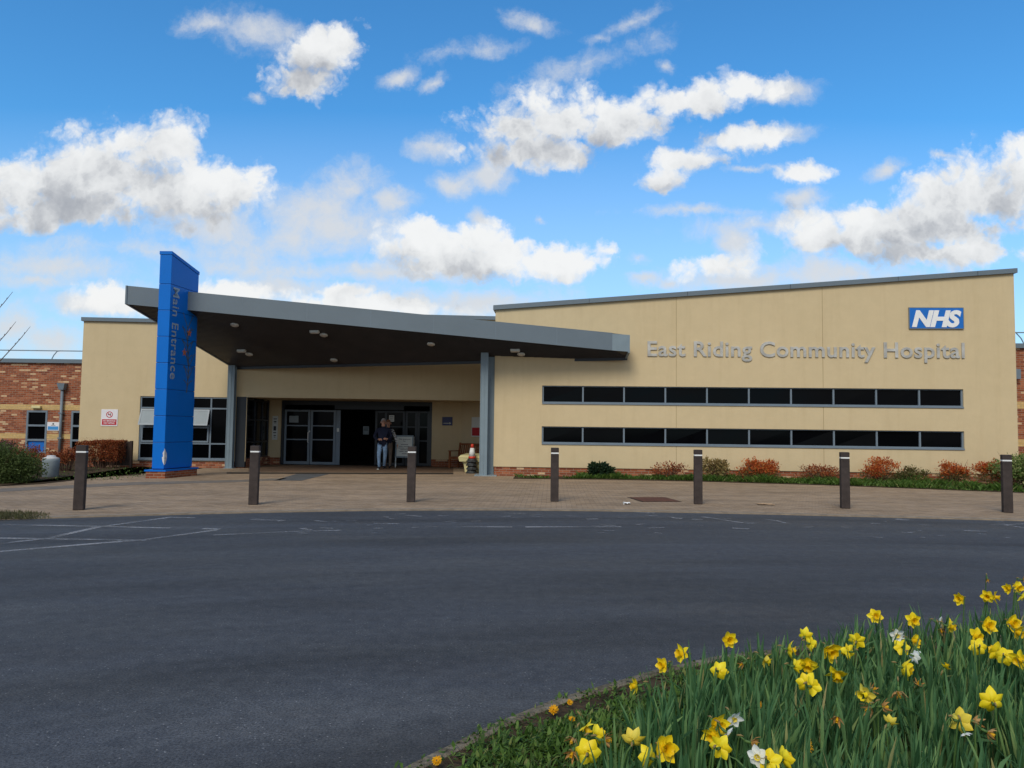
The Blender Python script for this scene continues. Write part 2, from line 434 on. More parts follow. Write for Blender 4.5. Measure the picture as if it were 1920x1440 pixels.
def text_mesh(body, size=1, extrude=.02, offset=0, shear=0, spacing=1.0):
    cu = bpy.data.curves.new('text', 'FONT'); cu.body = body; cu.size = size; cu.extrude = extrude; cu.offset = offset
    cu.shear = shear; cu.space_character = spacing; cu.resolution_u = 4
    o = bpy.data.objects.new('text', cu); C.objects.link(o)
    dg = bpy.context.evaluated_depsgraph_get(); dg.update()
    me = bpy.data.meshes.new_from_object(o.evaluated_get(dg))
    bpy.data.objects.remove(o); bpy.data.curves.remove(cu)
    vs = [v.co.copy() for v in me.vertices]; fs = [tuple(p.vertices) for p in me.polygons]
    bpy.data.meshes.remove(me)
    return vs, fs
def text_map(vs, fn, w, h, hcap=None):
    """scale text to width w (and cap height h) and map (u, v, depth) by fn"""
    x0 = min(v.x for v in vs); x1 = max(v.x for v in vs)
    z0 = 0; z1 = max(v.y for v in vs)
    return [fn((v.x-x0)/(x1-x0)*w, v.y/z1*h, v.z) for v in vs]
def islands(vs, fs):
    par = list(range(len(vs)))
    def find(i):
        while par[i] != i: par[i] = par[par[i]]; i = par[i]
        return i
    for f in fs:
        for k in f[1:]: par[find(k)] = find(f[0])
    g = {}
    for i in range(len(vs)): g.setdefault(find(i), []).append(i)
    return list(g.values())
def split_letters(vs, fs):
    # islands whose spans overlap sideways are one letter (the dot of an i and its stem)
    key = {tuple(round(c, 5) for c in v): None for v in vs}
    # weld by position
    idx = {}; mp = []
    nv = []
    for v in vs:
        k = (round(v.x, 5), round(v.y, 5), round(v.z, 5))
        if k not in idx: idx[k] = len(nv); nv.append(v)
        mp.append(idx[k])
    fs = [tuple(dict.fromkeys(mp[i] for i in f)) for f in fs]; fs = [f for f in fs if len(f) > 2]
    isl = islands(nv, fs)
    isl = [(min(nv[i].x for i in g), max(nv[i].x for i in g), g) for g in isl]; isl.sort()
    out = []
    for a, b, g in isl:
        if out and a < out[-1][1] - .25*min(b-a, out[-1][1]-out[-1][0]): out[-1] = (out[-1][0], max(b, out[-1][1]), out[-1][2]+g)
        else: out.append((a, b, g))
    res = []
    for a, b, g in out:
        s = set(g); re = {o: n for n, o in enumerate(g)}
        res.append(([nv[i] for i in g], [tuple(re[i] for i in f) for f in fs if f[0] in s]))
    return res, nv

# ------------------------------------------------------------------ ground, road, forecourt
struct('ground', MB().quad((-1500, -1500, -.06), (1500, -1500, -.06), (1500, 1500, -.06), (-1500, 1500, -.06)), 'rough_grass')
struct('road', MB().quad((-70, -60, 0), (70, -60, 0), (70, 24, 0), (-70, 24, 0)), 'asphalt')
EDGE = [(-40, 6), (-16, 8.2), (-11.5, 10.3), (-9.6, 11.3), (-7.9, 12.02), (-7.08, 12.36), (-6.26, 12.71), (-5.3, 13.1), (-4.4, 13.41), (-3.4, 13.74), (-2.47, 13.98), (-1.2, 14.22), (.03, 14.36), (1.7, 14.4), (3.37, 14.31), (4.8, 14.18), (6.19, 14.0), (7.6, 13.83), (9.05, 13.62), (12, 13.0), (18, 11.2), (40, 5)]
PZ = .02
pav = MB()
pav.poly([(x, y, PZ) for x, y in EDGE] + [(40, 60, PZ), (-40, 60, PZ)])
struct('forecourt', pav, 'block_paving')
# edging course of darker blocks along the road
ed = MB()
for (a, b), (c, d) in zip(EDGE[2:-1], EDGE[3:]):
    ed.quad((a, b-.004, PZ+.004), (c, d-.004, PZ+.004), (c, d+.2, PZ+.004), (a, b+.2, PZ+.004)); ed.quad((a, b-.004, -.01), (c, d-.004, -.01), (c, d-.004, PZ+.004), (a, b-.004, PZ+.004))
struct('paving_edge', ed, 'edge_blocks')
def sheet(px, z):
    return [tuple(gp(x, y, z)) for x, y in px]
dk = MB()
for seg in (((0, 916), (250, 904), (250, 909), (0, 922)), ((250, 904), (440, 900), (440, 904), (250, 909)), ((440, 900), (540, 896), (525, 900), (440, 904))):
    dk.poly(sheet(seg[::-1], PZ+.004))
struct('dark_paving_band', dk, 'grey_band')
struct('slate_paving', MB().poly(sheet([(513, 901), (566, 901), (618, 888.5), (556, 888.5)], PZ+.004)), 'slate_band')
struct('drain_channel', MB().poly(sheet([(425, 888), (850, 889), (850, 886.5), (425, 885.5)], PZ+.004)), 'slot_iron')
struct('entrance_paving', MB().poly(sheet([(466, 884.5), (850, 886), (850, 874), (520, 873), (466, 877)], PZ+.002)), 'mat_brown')

# worn road paint
rm = MB()
def line(p, q, w, z=.005):
    a, b = gp(*p, z), gp(*q, z); d = (b-a); d.z = 0; d.normalize(); n = Vector((-d.y, d.x, 0))*w/2
    k = max(1, int((b-a).length/.5))
    for i in range(k):
        s, t = a.lerp(b, i/k), a.lerp(b, (i+1)/k)
        rm.quad(s-n, t-n, t+n, s+n)
for L in (((-60, 982), (190, 987), .11), ((190, 987), (320, 990), .08), ((-60, 1008), (80, 1010), .11), ((80, 1010), (275, 1013), .1), ((-60, 1026), (90, 1009), .11), ((90, 1009), (185, 988), .11), ((185, 988), (325, 969), .1), ((-60, 1039), (190, 1018), .11), ((190, 1018), (270, 1012), .11), ((270, 1012), (410, 993), .1), ((315, 969.5), (365, 971), .09), ((400, 1003), (560, 996), .07), ((560, 996), (640, 994), .08), ((470, 974), (535, 975.5), .1), ((590, 976), (612, 978), .08), ((624, 976), (640, 980), .06), ((380, 991), (412, 992), .12)):
    line(*L)
# this arc of scraps follows the forecourt
for L in (((700, 981), (748, 982), .09), ((865, 987.5), (960, 988), .07), ((985, 988), (1165, 987.5), .1), ((1100, 973), (1122, 973), .14), ((1185, 959.5), (1228, 962), .08), ((1298, 973), (1316, 974.5), .16), ((1316, 969), (1350, 973), .07), ((1345, 973), (1392, 980), .07), ((1356, 972), (1370, 973), .12), ((1433, 973), (1462, 977), .07), ((1458, 977), (1478, 981.5), .07), ((1373, 990), (1405, 991.5), .09), ((1400, 981), (1415, 981), .08), ((1510, 987), (1525, 987), .07), ((1632, 981), (1650, 982), .08), ((1680, 973), (1702, 975), .15), ((1690, 998), (1712, 999), .07), ((1808, 995), (1848, 996), .09), ((1882, 984), (1925, 982), .07), ((1882, 984), (1925, 990), .06), ((1215, 990), (1245, 989), .06), ((1262, 971), (1280, 972), .09), ((945, 962), (985, 963), .05), ((760, 966), (790, 968), .05), ((1060, 966), (1085, 969), .05)):
    line(*L)
for k in range(70):
    x = random.uniform(480, 1900); y = random.uniform(963, 1000) + (x-960)**2*1.6e-5
    line((x, y), (x+random.uniform(4, 26), y+random.uniform(-1.2, 1.6)), random.uniform(.02, .06), .0056)
struct('road_markings', rm, 'worn_white_line')

# ------------------------------------------------------------------ right rendered hall
F1 = frame((-.56, 24.64), (15.44, 23.64)); L1 = 16.13
hall = thing('rendered_hall', 'long cream rendered hospital hall with two ribbon windows and a sloping roofline', 'building')
top1 = lambda a: 5.36 + (6.55-5.36)*a/L1
W1 = [(1.53, 14.54, 2.355, 2.91), (1.53, 14.54, 1.07, 1.61)]
mb = MB()
wall_holes(mb, F1, 0, L1, .31, top1, W1, .16)
DP = 9.0
p = lambda a, d, z: (*F1(a, d), z)
for a in (0, L1):
    mb.quad(*([p(a, 0, .31), p(a, -DP, .31), p(a, -DP, top1(a)), p(a, 0, top1(a))] if a else [p(a, -DP, .31), p(a, 0, .31), p(a, 0, top1(a)), p(a, -DP, top1(a))]))
mb.quad(p(L1, -DP, 0), p(0, -DP, 0), p(0, -DP, top1(0)), p(L1, -DP, top1(L1)))
mb.quad(p(0, 0, .31), p(0, -.04, .31), p(L1, -.04, .31), p(L1, 0, .31))
mb.build('wall', 'cream_render', hall)
MB().fbox(F1, .02, L1-.02, -DP+.02, -.03, -.05, .312).build('plinth', 'red_brick', hall)
rt = MB()
q = [F1(-.07, .09), F1(L1+.07, .09), F1(L1+.07, -DP), F1(-.07, -DP)]
h0, h1 = top1(-.07), top1(L1+.07)
rt.hexa([(*q[0], h0-.02), (*q[1], h1-.02), (*q[2], h1-.02), (*q[3], h0-.02), (*q[0], h0+.125), (*q[1], h1+.125), (*q[2], h1+.125), (*q[3], h0+.125)])
rt.build('roof_trim', 'grey_cladding', hall)
for a in (3.0, 6.1, 9.3, 12.6, 15.0):
    tj = MB(); z = top1(a); tj.hexa([(*F1(a, .093), z-.02), (*F1(a+.012, .093), z-.02), (*F1(a+.012, .08), z-.02), (*F1(a, .08), z-.02), (*F1(a, .093), z+.124), (*F1(a+.012, .093), z+.124), (*F1(a+.012, .08), z+.124), (*F1(a, .08), z+.124)])
    tj.build('trim_joint', 'dark_frame', hall)
for a, parts in ((10.3, [(.32, 1.06), (1.62, 2.34), (2.92, top1(10.3)-.03)]), (5.76, [(.32, 1.06), (1.62, 2.34), (2.92, top1(5.76)-.03)])):
    for z0, z1 in parts: MB().fbox(F1, a, a+.014, -.01, .003, z0, z1).build('movement_joint', 'joint', hall)
for (a0, a1, z0, z1) in W1:
    fr = MB(); t = .045; n = 10; w = (a1-a0)/n
    fr.fbox(F1, a0, a1, -.13, -.05, z0, z0+t)
    fr.fbox(F1, a0, a1, -.13, -.05, z1-.03, z1)
    for k in range(n+1):
        c = min(max(a0+k*w, a0+.025), a1-.025)
        fr.fbox(F1, c-.025, c+.025, -.128, -.048, z0+t, z1-.03)
    wn = fr.build('window', 'grey_frame', hall)
    MB().fbox(F1, a0+.004, a1-.004, -.10, .03, z0-.035, z0+.012).build('sill', 'grey_frame', wn)
    for k in range(n):
        po = [random.uniform(-.006, .006) for _ in range(4)]; pa, pb = a0+k*w+.02, a0+(k+1)*w-.02
        MB().hexa([(*F1(pa, -.104+po[0]), z0+.03), (*F1(pb, -.104+po[1]), z0+.03), (*F1(pb, -.122), z0+.03), (*F1(pa, -.122), z0+.03), (*F1(pa, -.104+po[2]), z1-.02), (*F1(pb, -.104+po[3]), z1-.02), (*F1(pb, -.122), z1-.02), (*F1(pa, -.122), z1-.02)]).build('pane', 'dark_glass', wn)

# ------------------------------------------------------------------ wall lettering and the health service plate
vs, fs = text_mesh('East Riding Community Hospital', 1, .03, .017, 0, 1.05)
vs = text_map(vs, lambda u, v, d: Vector((*F1(4.86+u, .022+(.016 if d > 0 else -.016)), 3.885+v)), 9.73, .475)
let = thing('wall_lettering', 'brushed metal letters spelling East Riding Community Hospital on the cream wall', 'lettering', (0, 0, 0))
# split in wall coordinates
vl = []
Fd = (Vector((15.44, 23.64))-Vector((-.56, 24.64))).normalized()
for v in vs:
    d = Vector((v.x+.56, v.y-24.64)); vl.append(Vector((d.dot(Fd), v.z, d.dot(Vector((Fd.y, -Fd.x))))))
parts, _ = split_letters(vl, fs)
for pv, pf in parts:
    mbx = MB(); mbx.add([(*F1(v.x, v.z), v.y) for v in pv], pf)
    mbx.build('letter', 'brushed_letter', let)

nhs = thing('health_service_plate', 'blue and white NHS plate high on the cream wall above the lettering', 'sign')
MB().fbox(F1, 12.95, 14.56, .005, .05, 4.80, 5.43).build('plate', 'nhs_blue', nhs)
bd = MB()
for a0, a1, z0, z1 in ((12.93, 14.58, 4.78, 4.80), (12.93, 14.58, 5.43, 5.45), (12.93, 12.95, 4.80, 5.43), (14.56, 14.58, 4.80, 5.43)): bd.fbox(F1, a0, a1, .004, .052, z0, z1)
bd.build('edge', 'grey_cladding', nhs)
vs, fs = text_mesh('NHS', 1, .008, .05, .24, .95)
vs = text_map(vs, lambda u, v, d: (*F1(13.01+u, .056+d), 4.865+v), 1.49, .50)
MB().add(vs, fs).build('lettering', 'white_paint', nhs)

# ------------------------------------------------------------------ left rendered block and recessed entrance
F2 = frame((-13.37, 26.9), (-9.37, 27.2))      # a=0 near x=-13.37
ent = thing('entrance_block', 'cream rendered entrance block with recessed glazed doors under the grey canopy', 'building')
LA, LB = -1.66, 4.02
WL = (.36, 3.62, .30, 2.50)
mb = MB()
wall_holes(mb, F2, LA, LB, .25, lambda a: 5.12, [WL], .14)
p = lambda a, d, z: (*F2(a, d), z)
mb.quad(p(LA, -8, .25), p(LA, 0, .25), p(LA, 0, 5.12), p(LA, -8, 5.12))
# lintel across the entrance
LE = 13.2
zl = 2.52
mb.quad(p(LB, 0, zl), p(LE, 0, zl), p(LE, 0, 5.5), p(LB, 0, 5.5))
mb.quad(p(LB, 0, zl), p(LB, -3.2, zl), p(LE, -3.2, zl), p(LE, 0, zl))     # entrance ceiling
mb.quad(p(LB, -8, 5.12), p(LB, 0, 5.12), p(LB, 0, 5.5), p(LB, -8, 5.5))
mb.quad(p(LA, -8, 0), p(LA, -8, 5.12), p(LE, -8, 5.12), p(LE, -8, 0))
mb.build('wall', 'cream_render', ent)
MB().fbox(F2, LA+.02, LB-.03, -.3, -.02, -.05, .252).build('plinth', 'red_brick', ent)
MB().fbox(F2, LA-.06, LB, -8, .08, 5.10, 5.23).build('roof_trim', 'grey_cladding', ent)
MB().fbox(F2, LB+.01, LE, -8, .08, 5.47, 5.60).build('upper_roof_trim', 'grey_cladding', ent)
# big corner window of the left block: transom row, opening lights, lower lights
fr = MB(); a0, a1, z0, z1 = WL
t = .05
cols = [a0, a0+1.23, a0+2.42, a1]
def bar(x0, x1, y0, y1): fr.fbox(F2, x0, x1, -.11, -.03, y0, y1)
bar(a0, a1, z0, z0+.06); bar(a0, a1, z1-.05, z1); bar(a0, a0+t, z0+.06, z1-.05); bar(a1-t, a1, z0+.06, z1-.05)
for c in cols[1:3]: bar(c-t/2, c+t/2, z0+.06, z1-.05)
for zz in (.86, 2.10):
    for k in range(3): bar(cols[k]+(t if k == 0 else t/2), cols[k+1]-(t if k == 2 else t/2), zz-t/2, zz+t/2)
for k in range(2): bar(cols[k]+(t if k == 0 else t/2), cols[k+1]-t/2, 1.46, 1.53)
wn = fr.build('window', 'grey_frame', ent)
MB().fbox(F2, a0+.01, a1-.01, -.085, -.07, z0+.03, z1-.03).build('pane', 'dark_glass', wn)
MB().fbox(F2, a0+.005, a1-.005, -.09, .04, z0-.03, z0+.012).build('sill', 'grey_frame', wn)
for k in range(2):        # top hung lights pushed open
    x0, x1 = cols[k]+.05, cols[k+1]-.03
    sa = MB(); zt, zb, out = 2.06, 1.50, .24
    P = lambda a, tt, o: (*F2(a, -.02 + out*tt + o), zt+(zb-zt)*tt)
    def sb(xa, xb, ta, tb, o0=0, o1=.04):
        sa.hexa([P(xa, tb, o1), P(xb, tb, o1), P(xb, tb, o0), P(xa, tb, o0), P(xa, ta, o1), P(xb, ta, o1), P(xb, ta, o0), P(xa, ta, o0)])
    sb(x0, x1, 0, .09); sb(x0, x1, .91, 1); sb(x0, x0+.05, .09, .91); sb(x1-.05, x1, .09, .91)
    o = sa.build('open_light', 'grey_frame', wn)
    sa = MB(); sb(x0+.04, x1-.04, .06, .94, .015, .03); sa.build('frosted_pane', 'blind', wn)
for k in range(2):        # casements below them
    x0, x1 = cols[k]+.07, cols[k+1]-.05
    fr = MB(); fr.fbox(F2, x0, x1, -.05, -.005, .90, .96); fr.fbox(F2, x0, x1, -.05, -.005, 1.40, 1.45); fr.fbox(F2, x0, x0+.05, -.05, -.005, .96, 1.40); fr.fbox(F2, x1-.05, x1, -.05, -.005, .96, 1.40)
    fr.build('casement', 'grey_frame', wn)
# clad corner post, glazed return, pier
MB().fbox(F2, LB-.36, LB-.02, -.25, .012, .05, 2.53).build('corner_post', 'dark_frame', ent)
Y0, Y1 = 27.2, 30.0
XR = -9.37
rw = MB(); rw.box(XR-.25, XR, Y0+.2, Y1+.3, .03, .34)
rw.build('return_plinth', 'red_brick', ent)
fr = MB()
for y in (27.35, 28.25, 29.1, 29.78): fr.box(XR-.10, XR-.03, y, y+.06, .34, 2.5)
for z in (.34, .9, 1.7, 2.42): fr.box(XR-.098, XR-.032, 27.41, 29.78, z, z+.055)
wn = fr.build('side_window', 'dark_frame', ent)
MB().box(XR-.09, XR-.075, 27.4, 29.8, .36, 2.46).build('pane', 'dark_glass', wn)
pr = MB(); pr.box(XR-.25, -8.98, Y1, Y1+.3, .30, 2.54); pr.build('pier', 'cream_render', ent)
MB().box(XR-.24, -8.99, Y1+.01, Y1+.3, 0, .30).build('pier_base', 'red_brick', ent)
# wall right of the doors with a shallow turn behind the bench
F3 = frame((-3.1, 30.0), (-1.95, 30.0)); F4 = frame((-1.95, 30.0), (-.35, 28.7))
sw = MB()
for Fx, l in ((F3, 1.15), (F4, 2.06)):
    sw.quad((*Fx(0), .30), (*Fx(l), .30), (*Fx(l), 2.54), (*Fx(0), 2.54))
sw.quad((-3.1, 30, .3), (-3.1, 30, 2.54), (-3.1, 30.3, 2.54), (-3.1, 30.3, .3))
sw.build('side_wall', 'cream_render', ent)
sw = MB()
for Fx, l in ((F3, 1.15), (F4, 2.06)): sw.fbox(Fx, 0, l, -.1, -.012, 0, .302)
sw.build('side_plinth', 'red_brick', ent)
# dark lobby behind the doors
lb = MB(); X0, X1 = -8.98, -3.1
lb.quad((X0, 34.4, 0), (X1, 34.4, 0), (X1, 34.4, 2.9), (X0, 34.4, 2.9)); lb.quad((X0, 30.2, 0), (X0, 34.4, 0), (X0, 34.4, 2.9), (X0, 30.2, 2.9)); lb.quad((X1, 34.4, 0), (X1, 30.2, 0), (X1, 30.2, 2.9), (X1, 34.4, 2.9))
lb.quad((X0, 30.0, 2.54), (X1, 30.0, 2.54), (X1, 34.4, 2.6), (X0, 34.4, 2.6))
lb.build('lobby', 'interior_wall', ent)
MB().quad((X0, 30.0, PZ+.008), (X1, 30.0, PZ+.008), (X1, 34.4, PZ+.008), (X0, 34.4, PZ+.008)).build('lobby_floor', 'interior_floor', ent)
YD = 30.06
fr = MB()
fr.box(X0, X1, YD, YD+.10, 2.36, 2.53)                      # header
fr.box(X0, X0+.10, YD, YD+.1, .03, 2.36); fr.box(X1-.10, X1, YD, YD+.1, .03, 2.36)
wn = fr.build('door_frame', 'dark_frame', ent)
MB().box(-6.9, -4.2, YD-.09, YD-.003, 2.20, 2.36).build('operator_box', 'dark_frame', wn)
def leaf(x0, x1, name, y, bot=.12, mat='grey_frame', rails=(.98, 1.52)):
    f = MB(); s = .085
    f.box(x0, x0+s, y, y+.05, .04, 2.16); f.box(x1-s, x1, y, y+.05, .04, 2.16)
    f.box(x0+s, x1-s, y, y+.05, .04, .04+bot); f.box(x0+s, x1-s, y, y+.05, 2.09, 2.16)
    for z in rails: f.box(x0+s, x1-s, y, y+.05, z, z+.045)
    o = f.build(name, mat, ent)
    MB().box(x0+s-.01, x1-s+.01, y+.015, y+.03, .1, 2.12).build('pane', 'dark_glass', o)
    return o
d1 = leaf(-8.86, -7.86, 'door', YD+.005)
hm = MB(); hm.tube([(-7.905, YD-.01, .88), (-7.905, YD-.10, .90), (-7.905, YD-.10, 1.28), (-7.905, YD-.01, 1.30)], .017, 8); hm.build('handle', 'white_paint', d1)
MB().box(-7.885, -7.845, YD-.05, YD, 1.29, 1.36).build('lock', 'white_board', d1)
leaf(-7.84, -6.86, 'side_screen', YD+.005, .10)
leaf(-6.85, -6.68, 'narrow_screen', YD+.005, .10)
sd = leaf(-5.35, -4.15, 'sliding_door', YD+.16, .1, 'dark_frame', ())
leaf(-4.14, -3.68, 'side_screen', YD+.005, .1, 'dark_frame'); leaf(-3.67, -3.2, 'side_screen', YD+.005, .1, 'dark_frame')
leaf(-4.95, -4.16, 'side_screen', YD+.0045, .1, 'dark_frame')
MB().box(-6.80, -6.72, YD-.03, YD, 1.32, 1.46).build('card_reader', 'white_board', ent)

# notices at the entrance
def board(name, label, cat, X, Y, z0, z1, w, mat, marks=(), edge=None, group=None):
    t = thing(name, label, cat, (X, Y, z0), 0, group)
    b = MB().box(-w/2, w/2, 0, .02, 0, z1-z0).build('board', mat, t)
    if marks:
        k = MB()
        for u0, u1, v0, v1 in marks: k.box(-w/2+u0*w, -w/2+u1*w, -.004, .0, v0*(z1-z0), v1*(z1-z0))
        k.build('print', 'sign_ink', t)
    return t
bd = board('notice_board', 'tall narrow white notice with a black keypad beside the entrance doors', 'notice', -9.2, Y1-.025, .98, 1.90, .21, 'white_board', ((.2, .8, .86, .90), (.25, .75, .74, .79), (.3, .7, .70, .715), (.2, .75, .28, .32), (.3, .7, .16, .2), (.35, .65, .1, .12)))
MB().box(-.045, .045, -.03, 0, .36, .53).build('keypad', 'sign_ink', bd)
board('paper_notice', 'white paper notice taped to the door glass behind the two people', 'notice', -4.68, YD-.03, 1.74, 1.99, .20, 'white_board', ((.15, .85, .75, .82), (.15, .85, .55, .6), (.15, .7, .4, .45), (.15, .85, .2, .25)))
board('paper_notice', 'faint grey poster on the dark sliding door left of the people', 'notice', -5.85, 31.0, 1.22, 1.55, .24, 'concrete_bin', ((.15, .85, .75, .82), (.15, .85, .5, .6)))
board('paper_notice', 'dim paper on the top left pane of the entrance door', 'notice', -8.5, YD-.0, 1.66, 1.92, .36, 'blind', ())
t = thing('direction_sign', 'small navy sign with a white arrow pointing right above the bench', 'sign', (-2.5, 29.975, 1.62))
MB().box(-.2, .2, 0, .02, 0, .33).build('plate', 'navy_sign', t)
ar = MB(); ar.box(-.15, .10, -.004, 0, .075, .095); ar.prism([(.08, -.004, .045), (.15, -.004, .085), (.08, -.004, .125)], [(.08, 0, .045), (.15, 0, .085), (.08, 0, .125)]); ar.build('arrow', 'white_board', t)
# white and red notice on the turned wall, mostly behind the column
Fq = lambda a, d=0: F4(a, d)
t = thing('warning_notice', 'tall pale notice with a red foot half hidden behind the steel column', 'notice', (0, 0, 0))
MB().fbox(F4, .55, 1.0, .003, .02, 1.2, 1.95).build('board', 'white_board', t)
MB().fbox(F4, .58, .97, .02, .024, 1.24, 1.55).build('red_panel', 'sign_red', t)

# ------------------------------------------------------------------ canopy
def plane3(a, b, c):
    n = (b-a).cross(c-a).normalized(); return a, n
def hit(px, py, P, n):
    d = ray(px, py); o = Vector((0, 0, EYE)); return o + d*((P-o).dot(n)/d.dot(n))
p1 = atY(350, 582, 22.45); p2 = atY(434, 689, 27.15); p3 = atY(1176, 671, 24.36-.0625*3.9)
P0, NP = plane3(p1, p2, p3)
Aq = hit(234, 570, P0, NP); Bq = hit(1148, 657, P0, NP); Cq = hit(1181, 659.5, P0, NP)
can = thing('entrance_canopy', 'tilted dark grey entrance canopy with a brown slatted underside on two steel columns', 'canopy')
TH = Vector((0, 0, .545))
ring = [Aq, Bq, Cq, p3, p2]
inset = .05
def up(v, h): return Vector((v.x, v.y, v.z+h))
def slab(mbx, a, b, t, h0, h1):     # upright strip of thickness t along an edge, inside the ring
    d = (b-a); n = Vector((-d.y, d.x, 0)).normalized()*t
    mbx.hexa([up(a, h0), up(b, h0), up(b+n, h0), up(a+n, h0), up(a, h1), up(b, h1), up(b+n, h1), up(a+n, h1)])
slabs = [('fascia', Aq, Bq, .545), ('end_fascia', Bq, Cq, .52)]
f1 = MB(); slab(f1, Aq, Bq, .06, 0, .545); f1.build('fascia', 'grey_cladding', can)
f2 = MB(); slab(f2, Bq, Cq, .06, 0, .52); slab(f2, Cq, p3, .06, -.03, .50); f2.build('end_fascia', 'steel_paint', can)
f3 = MB(); slab(f3, p2, Aq, .06, 0, .545); f3.build('side_fascia', 'grey_cladding', can)
for k in (.10, .23, .36, .49, .62, .75, .88):
    fj = MB(); a = Aq.lerp(Bq, k); b = Aq.lerp(Bq, k+.0009); n = Vector(((b-a).y, -(b-a).x, 0)).normalized()*.003
    fj.hexa([up(a+n, .003), up(b+n, .003), up(b, .003), up(a, .003), up(a+n, .54), up(b+n, .54), up(b, .54), up(a, .54)])
    fj.build('fascia_seam', 'grey_frame', can)
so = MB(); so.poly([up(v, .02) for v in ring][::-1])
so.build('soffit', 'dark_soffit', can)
# slats of the soffit run with the front edge
sl = MB()
nn = 46
for k in range(1, nn):
    t = k/nn
    a = Aq.lerp(p2, t); b = Bq.lerp(p3, t)
    w = Vector((0, -.011, 0))
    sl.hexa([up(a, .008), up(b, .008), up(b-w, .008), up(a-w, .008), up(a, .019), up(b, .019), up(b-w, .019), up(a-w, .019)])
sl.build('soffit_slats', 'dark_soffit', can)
rb1 = Vector((p2.x+.3, 27.3, p2.z+.55)); rb2 = Vector((-.2, 27.6, p3.z+.5))
rf = MB(); rf.poly([up(Aq, .535), up(Bq, .535), up(Cq, .51), up(p3, .49), up(p2, .535)]); rf.poly([up(p2, .3), up(p3, .3), rb2, rb1]); rf.build('roof', 'grey_cladding', can)  # rear sheet is an unseen filler added to keep sky light off the lintel
bm_ = MB(); slab(bm_, p2, p3, .10, -.07, .02); bm_.build('edge_beam', 'dark_frame', can)
def column(X, Y, ztop, label=None):
    c = MB(); w, dpt, tf = .15, .20, .022
    for y in (-dpt/2, dpt/2-tf): c.box(-w/2-.045, w/2+.045, y, y+tf, 0, ztop-PZ)
    c.box(-.012, .012, -dpt/2+tf, dpt/2-tf, 0, ztop-PZ)
    for y in (-dpt/2,):    # flange edges seen as ribs
        c.box(-w/2-.045, -w/2-.02, y-.012, y, 0, ztop-PZ); c.box(w/2+.02, w/2+.045, y-.012, y, 0, ztop-PZ); c.box(-.014, .014, y-.012, y, 0, ztop-PZ)
    o = c.build('column', 'steel_paint', can); o.location = (X, Y, PZ)
    pl = MB().box(-.17, .17, -.17, .17, 0, .02).build('base_plate', 'steel_paint', o)
    return o
def soffit_z(X, Y):
    return P0.z - ((X-P0.x)*NP.x + (Y-P0.y)*NP.y)/NP.z
c1 = column(-9.84, 27.0, soffit_z(-9.84, 27.0)+.02)
c2 = column(-.88, 24.45, soffit_z(-.88, 24.45)+.02)
c3 = column(-.68, 24.85, soffit_z(-.68, 24.85)+.3)
struct('column_footing', MB().box(-1.15, -.45, 24.25, 25.1, PZ, PZ+.03), 'concrete_bin')
# lights in the soffit
lamps = [(440, 609, 'round', 'round ceiling light nearest the blue pylon under the canopy'), (607, 628, 'round', 'round ceiling light beside the longer lamp in the middle of the soffit'), (808, 645, 'round', 'round ceiling light on its own left of the front steel column'), (467, 664, 'round', 'round ceiling light near the rear left corner of the soffit'), (626, 675, 'round', 'round ceiling light low by the rear edge of the soffit'), (977, 664, 'round', 'round ceiling light right of the front steel column'),
         (590, 621, 'bar', 'oblong ceiling lamp in the middle of the soffit'), (453, 657, 'bar', 'oblong ceiling lamp near the rear left corner of the soffit'), (966, 656, 'bar', 'oblong ceiling lamp right of the front steel column')]
for px, py, kind, lab in lamps:
    q = hit(px, py, P0, NP)
    t = thing('ceiling_light', lab, 'ceiling light', q, 0, 'lights under the entrance canopy')
    t.rotation_euler = NP.to_track_quat('Z', 'Y').to_euler() if NP.z > 0 else (-NP).to_track_quat('Z', 'Y').to_euler()
    t.scale = (.86,)*3
    if kind == 'round':
        MB().lathe([(.14, .02), (.145, -.02), (.12, -.035)], 20).build('rim', 'white_board', t, True)
        MB().lathe([(.115, -.034), (.10, -.05), (.04, -.056)], 20).build('diffuser', 'light_glass', t, True)
    else:
        MB().box(-.17, .17, -.06, .06, -.06, .02).build('housing', 'white_board', t, bevel=.01)
        MB().box(-.155, .155, -.05, .05, -.085, -.06).build('diffuser', 'light_glass', t, bevel=.012)

# ------------------------------------------------------------------ blue pylon
A = Vector((-9.68, 21.55)); ang = math.atan2(1.38, .20)     # runs back and slightly right
ln = 1.42; wd = .335; ht0, ht1 = 6.42, 6.12
py_ = thing('entrance_pylon', 'tall bright blue entrance pylon with a slanted top piercing the canopy', 'sign pylon', (A.x, A.y, 0), 0)
dv = Vector((math.cos(ang), math.sin(ang))); sv = Vector((-1, 0))
def Q(b, s, z): w = dv*b + sv*s; return (w.x, w.y, z)
zs = [.28, 1.02, 1.765, 2.51, 3.255, 4.0, 4.745, 5.49]
core = MB().hexa([Q(.02, .02, .2), Q(ln-.02, .02, .2), Q(ln-.02, wd-.02, .2), Q(.02, wd-.02, .2), Q(.02, .02, ht0-.05), Q(ln-.02, .02, ht1-.05), Q(ln-.02, wd-.02, ht1-.05), Q(.02, wd-.02, ht0-.05)])
core.build('core', 'navy_sign', py_)
for i, z in enumerate(zs):
    g = .010
    if i < len(zs)-1: za = zb = zs[i+1]-g
    else: za, zb = ht0-.10, ht1-.10
    MB().hexa([Q(0, 0, z), Q(ln, 0, z), Q(ln, wd, z), Q(0, wd, z), Q(0, 0, za), Q(ln, 0, zb), Q(ln, wd, zb), Q(0, wd, za)]).build('cladding_panel', 'blue_panel', py_, bevel=.008)
e = .012
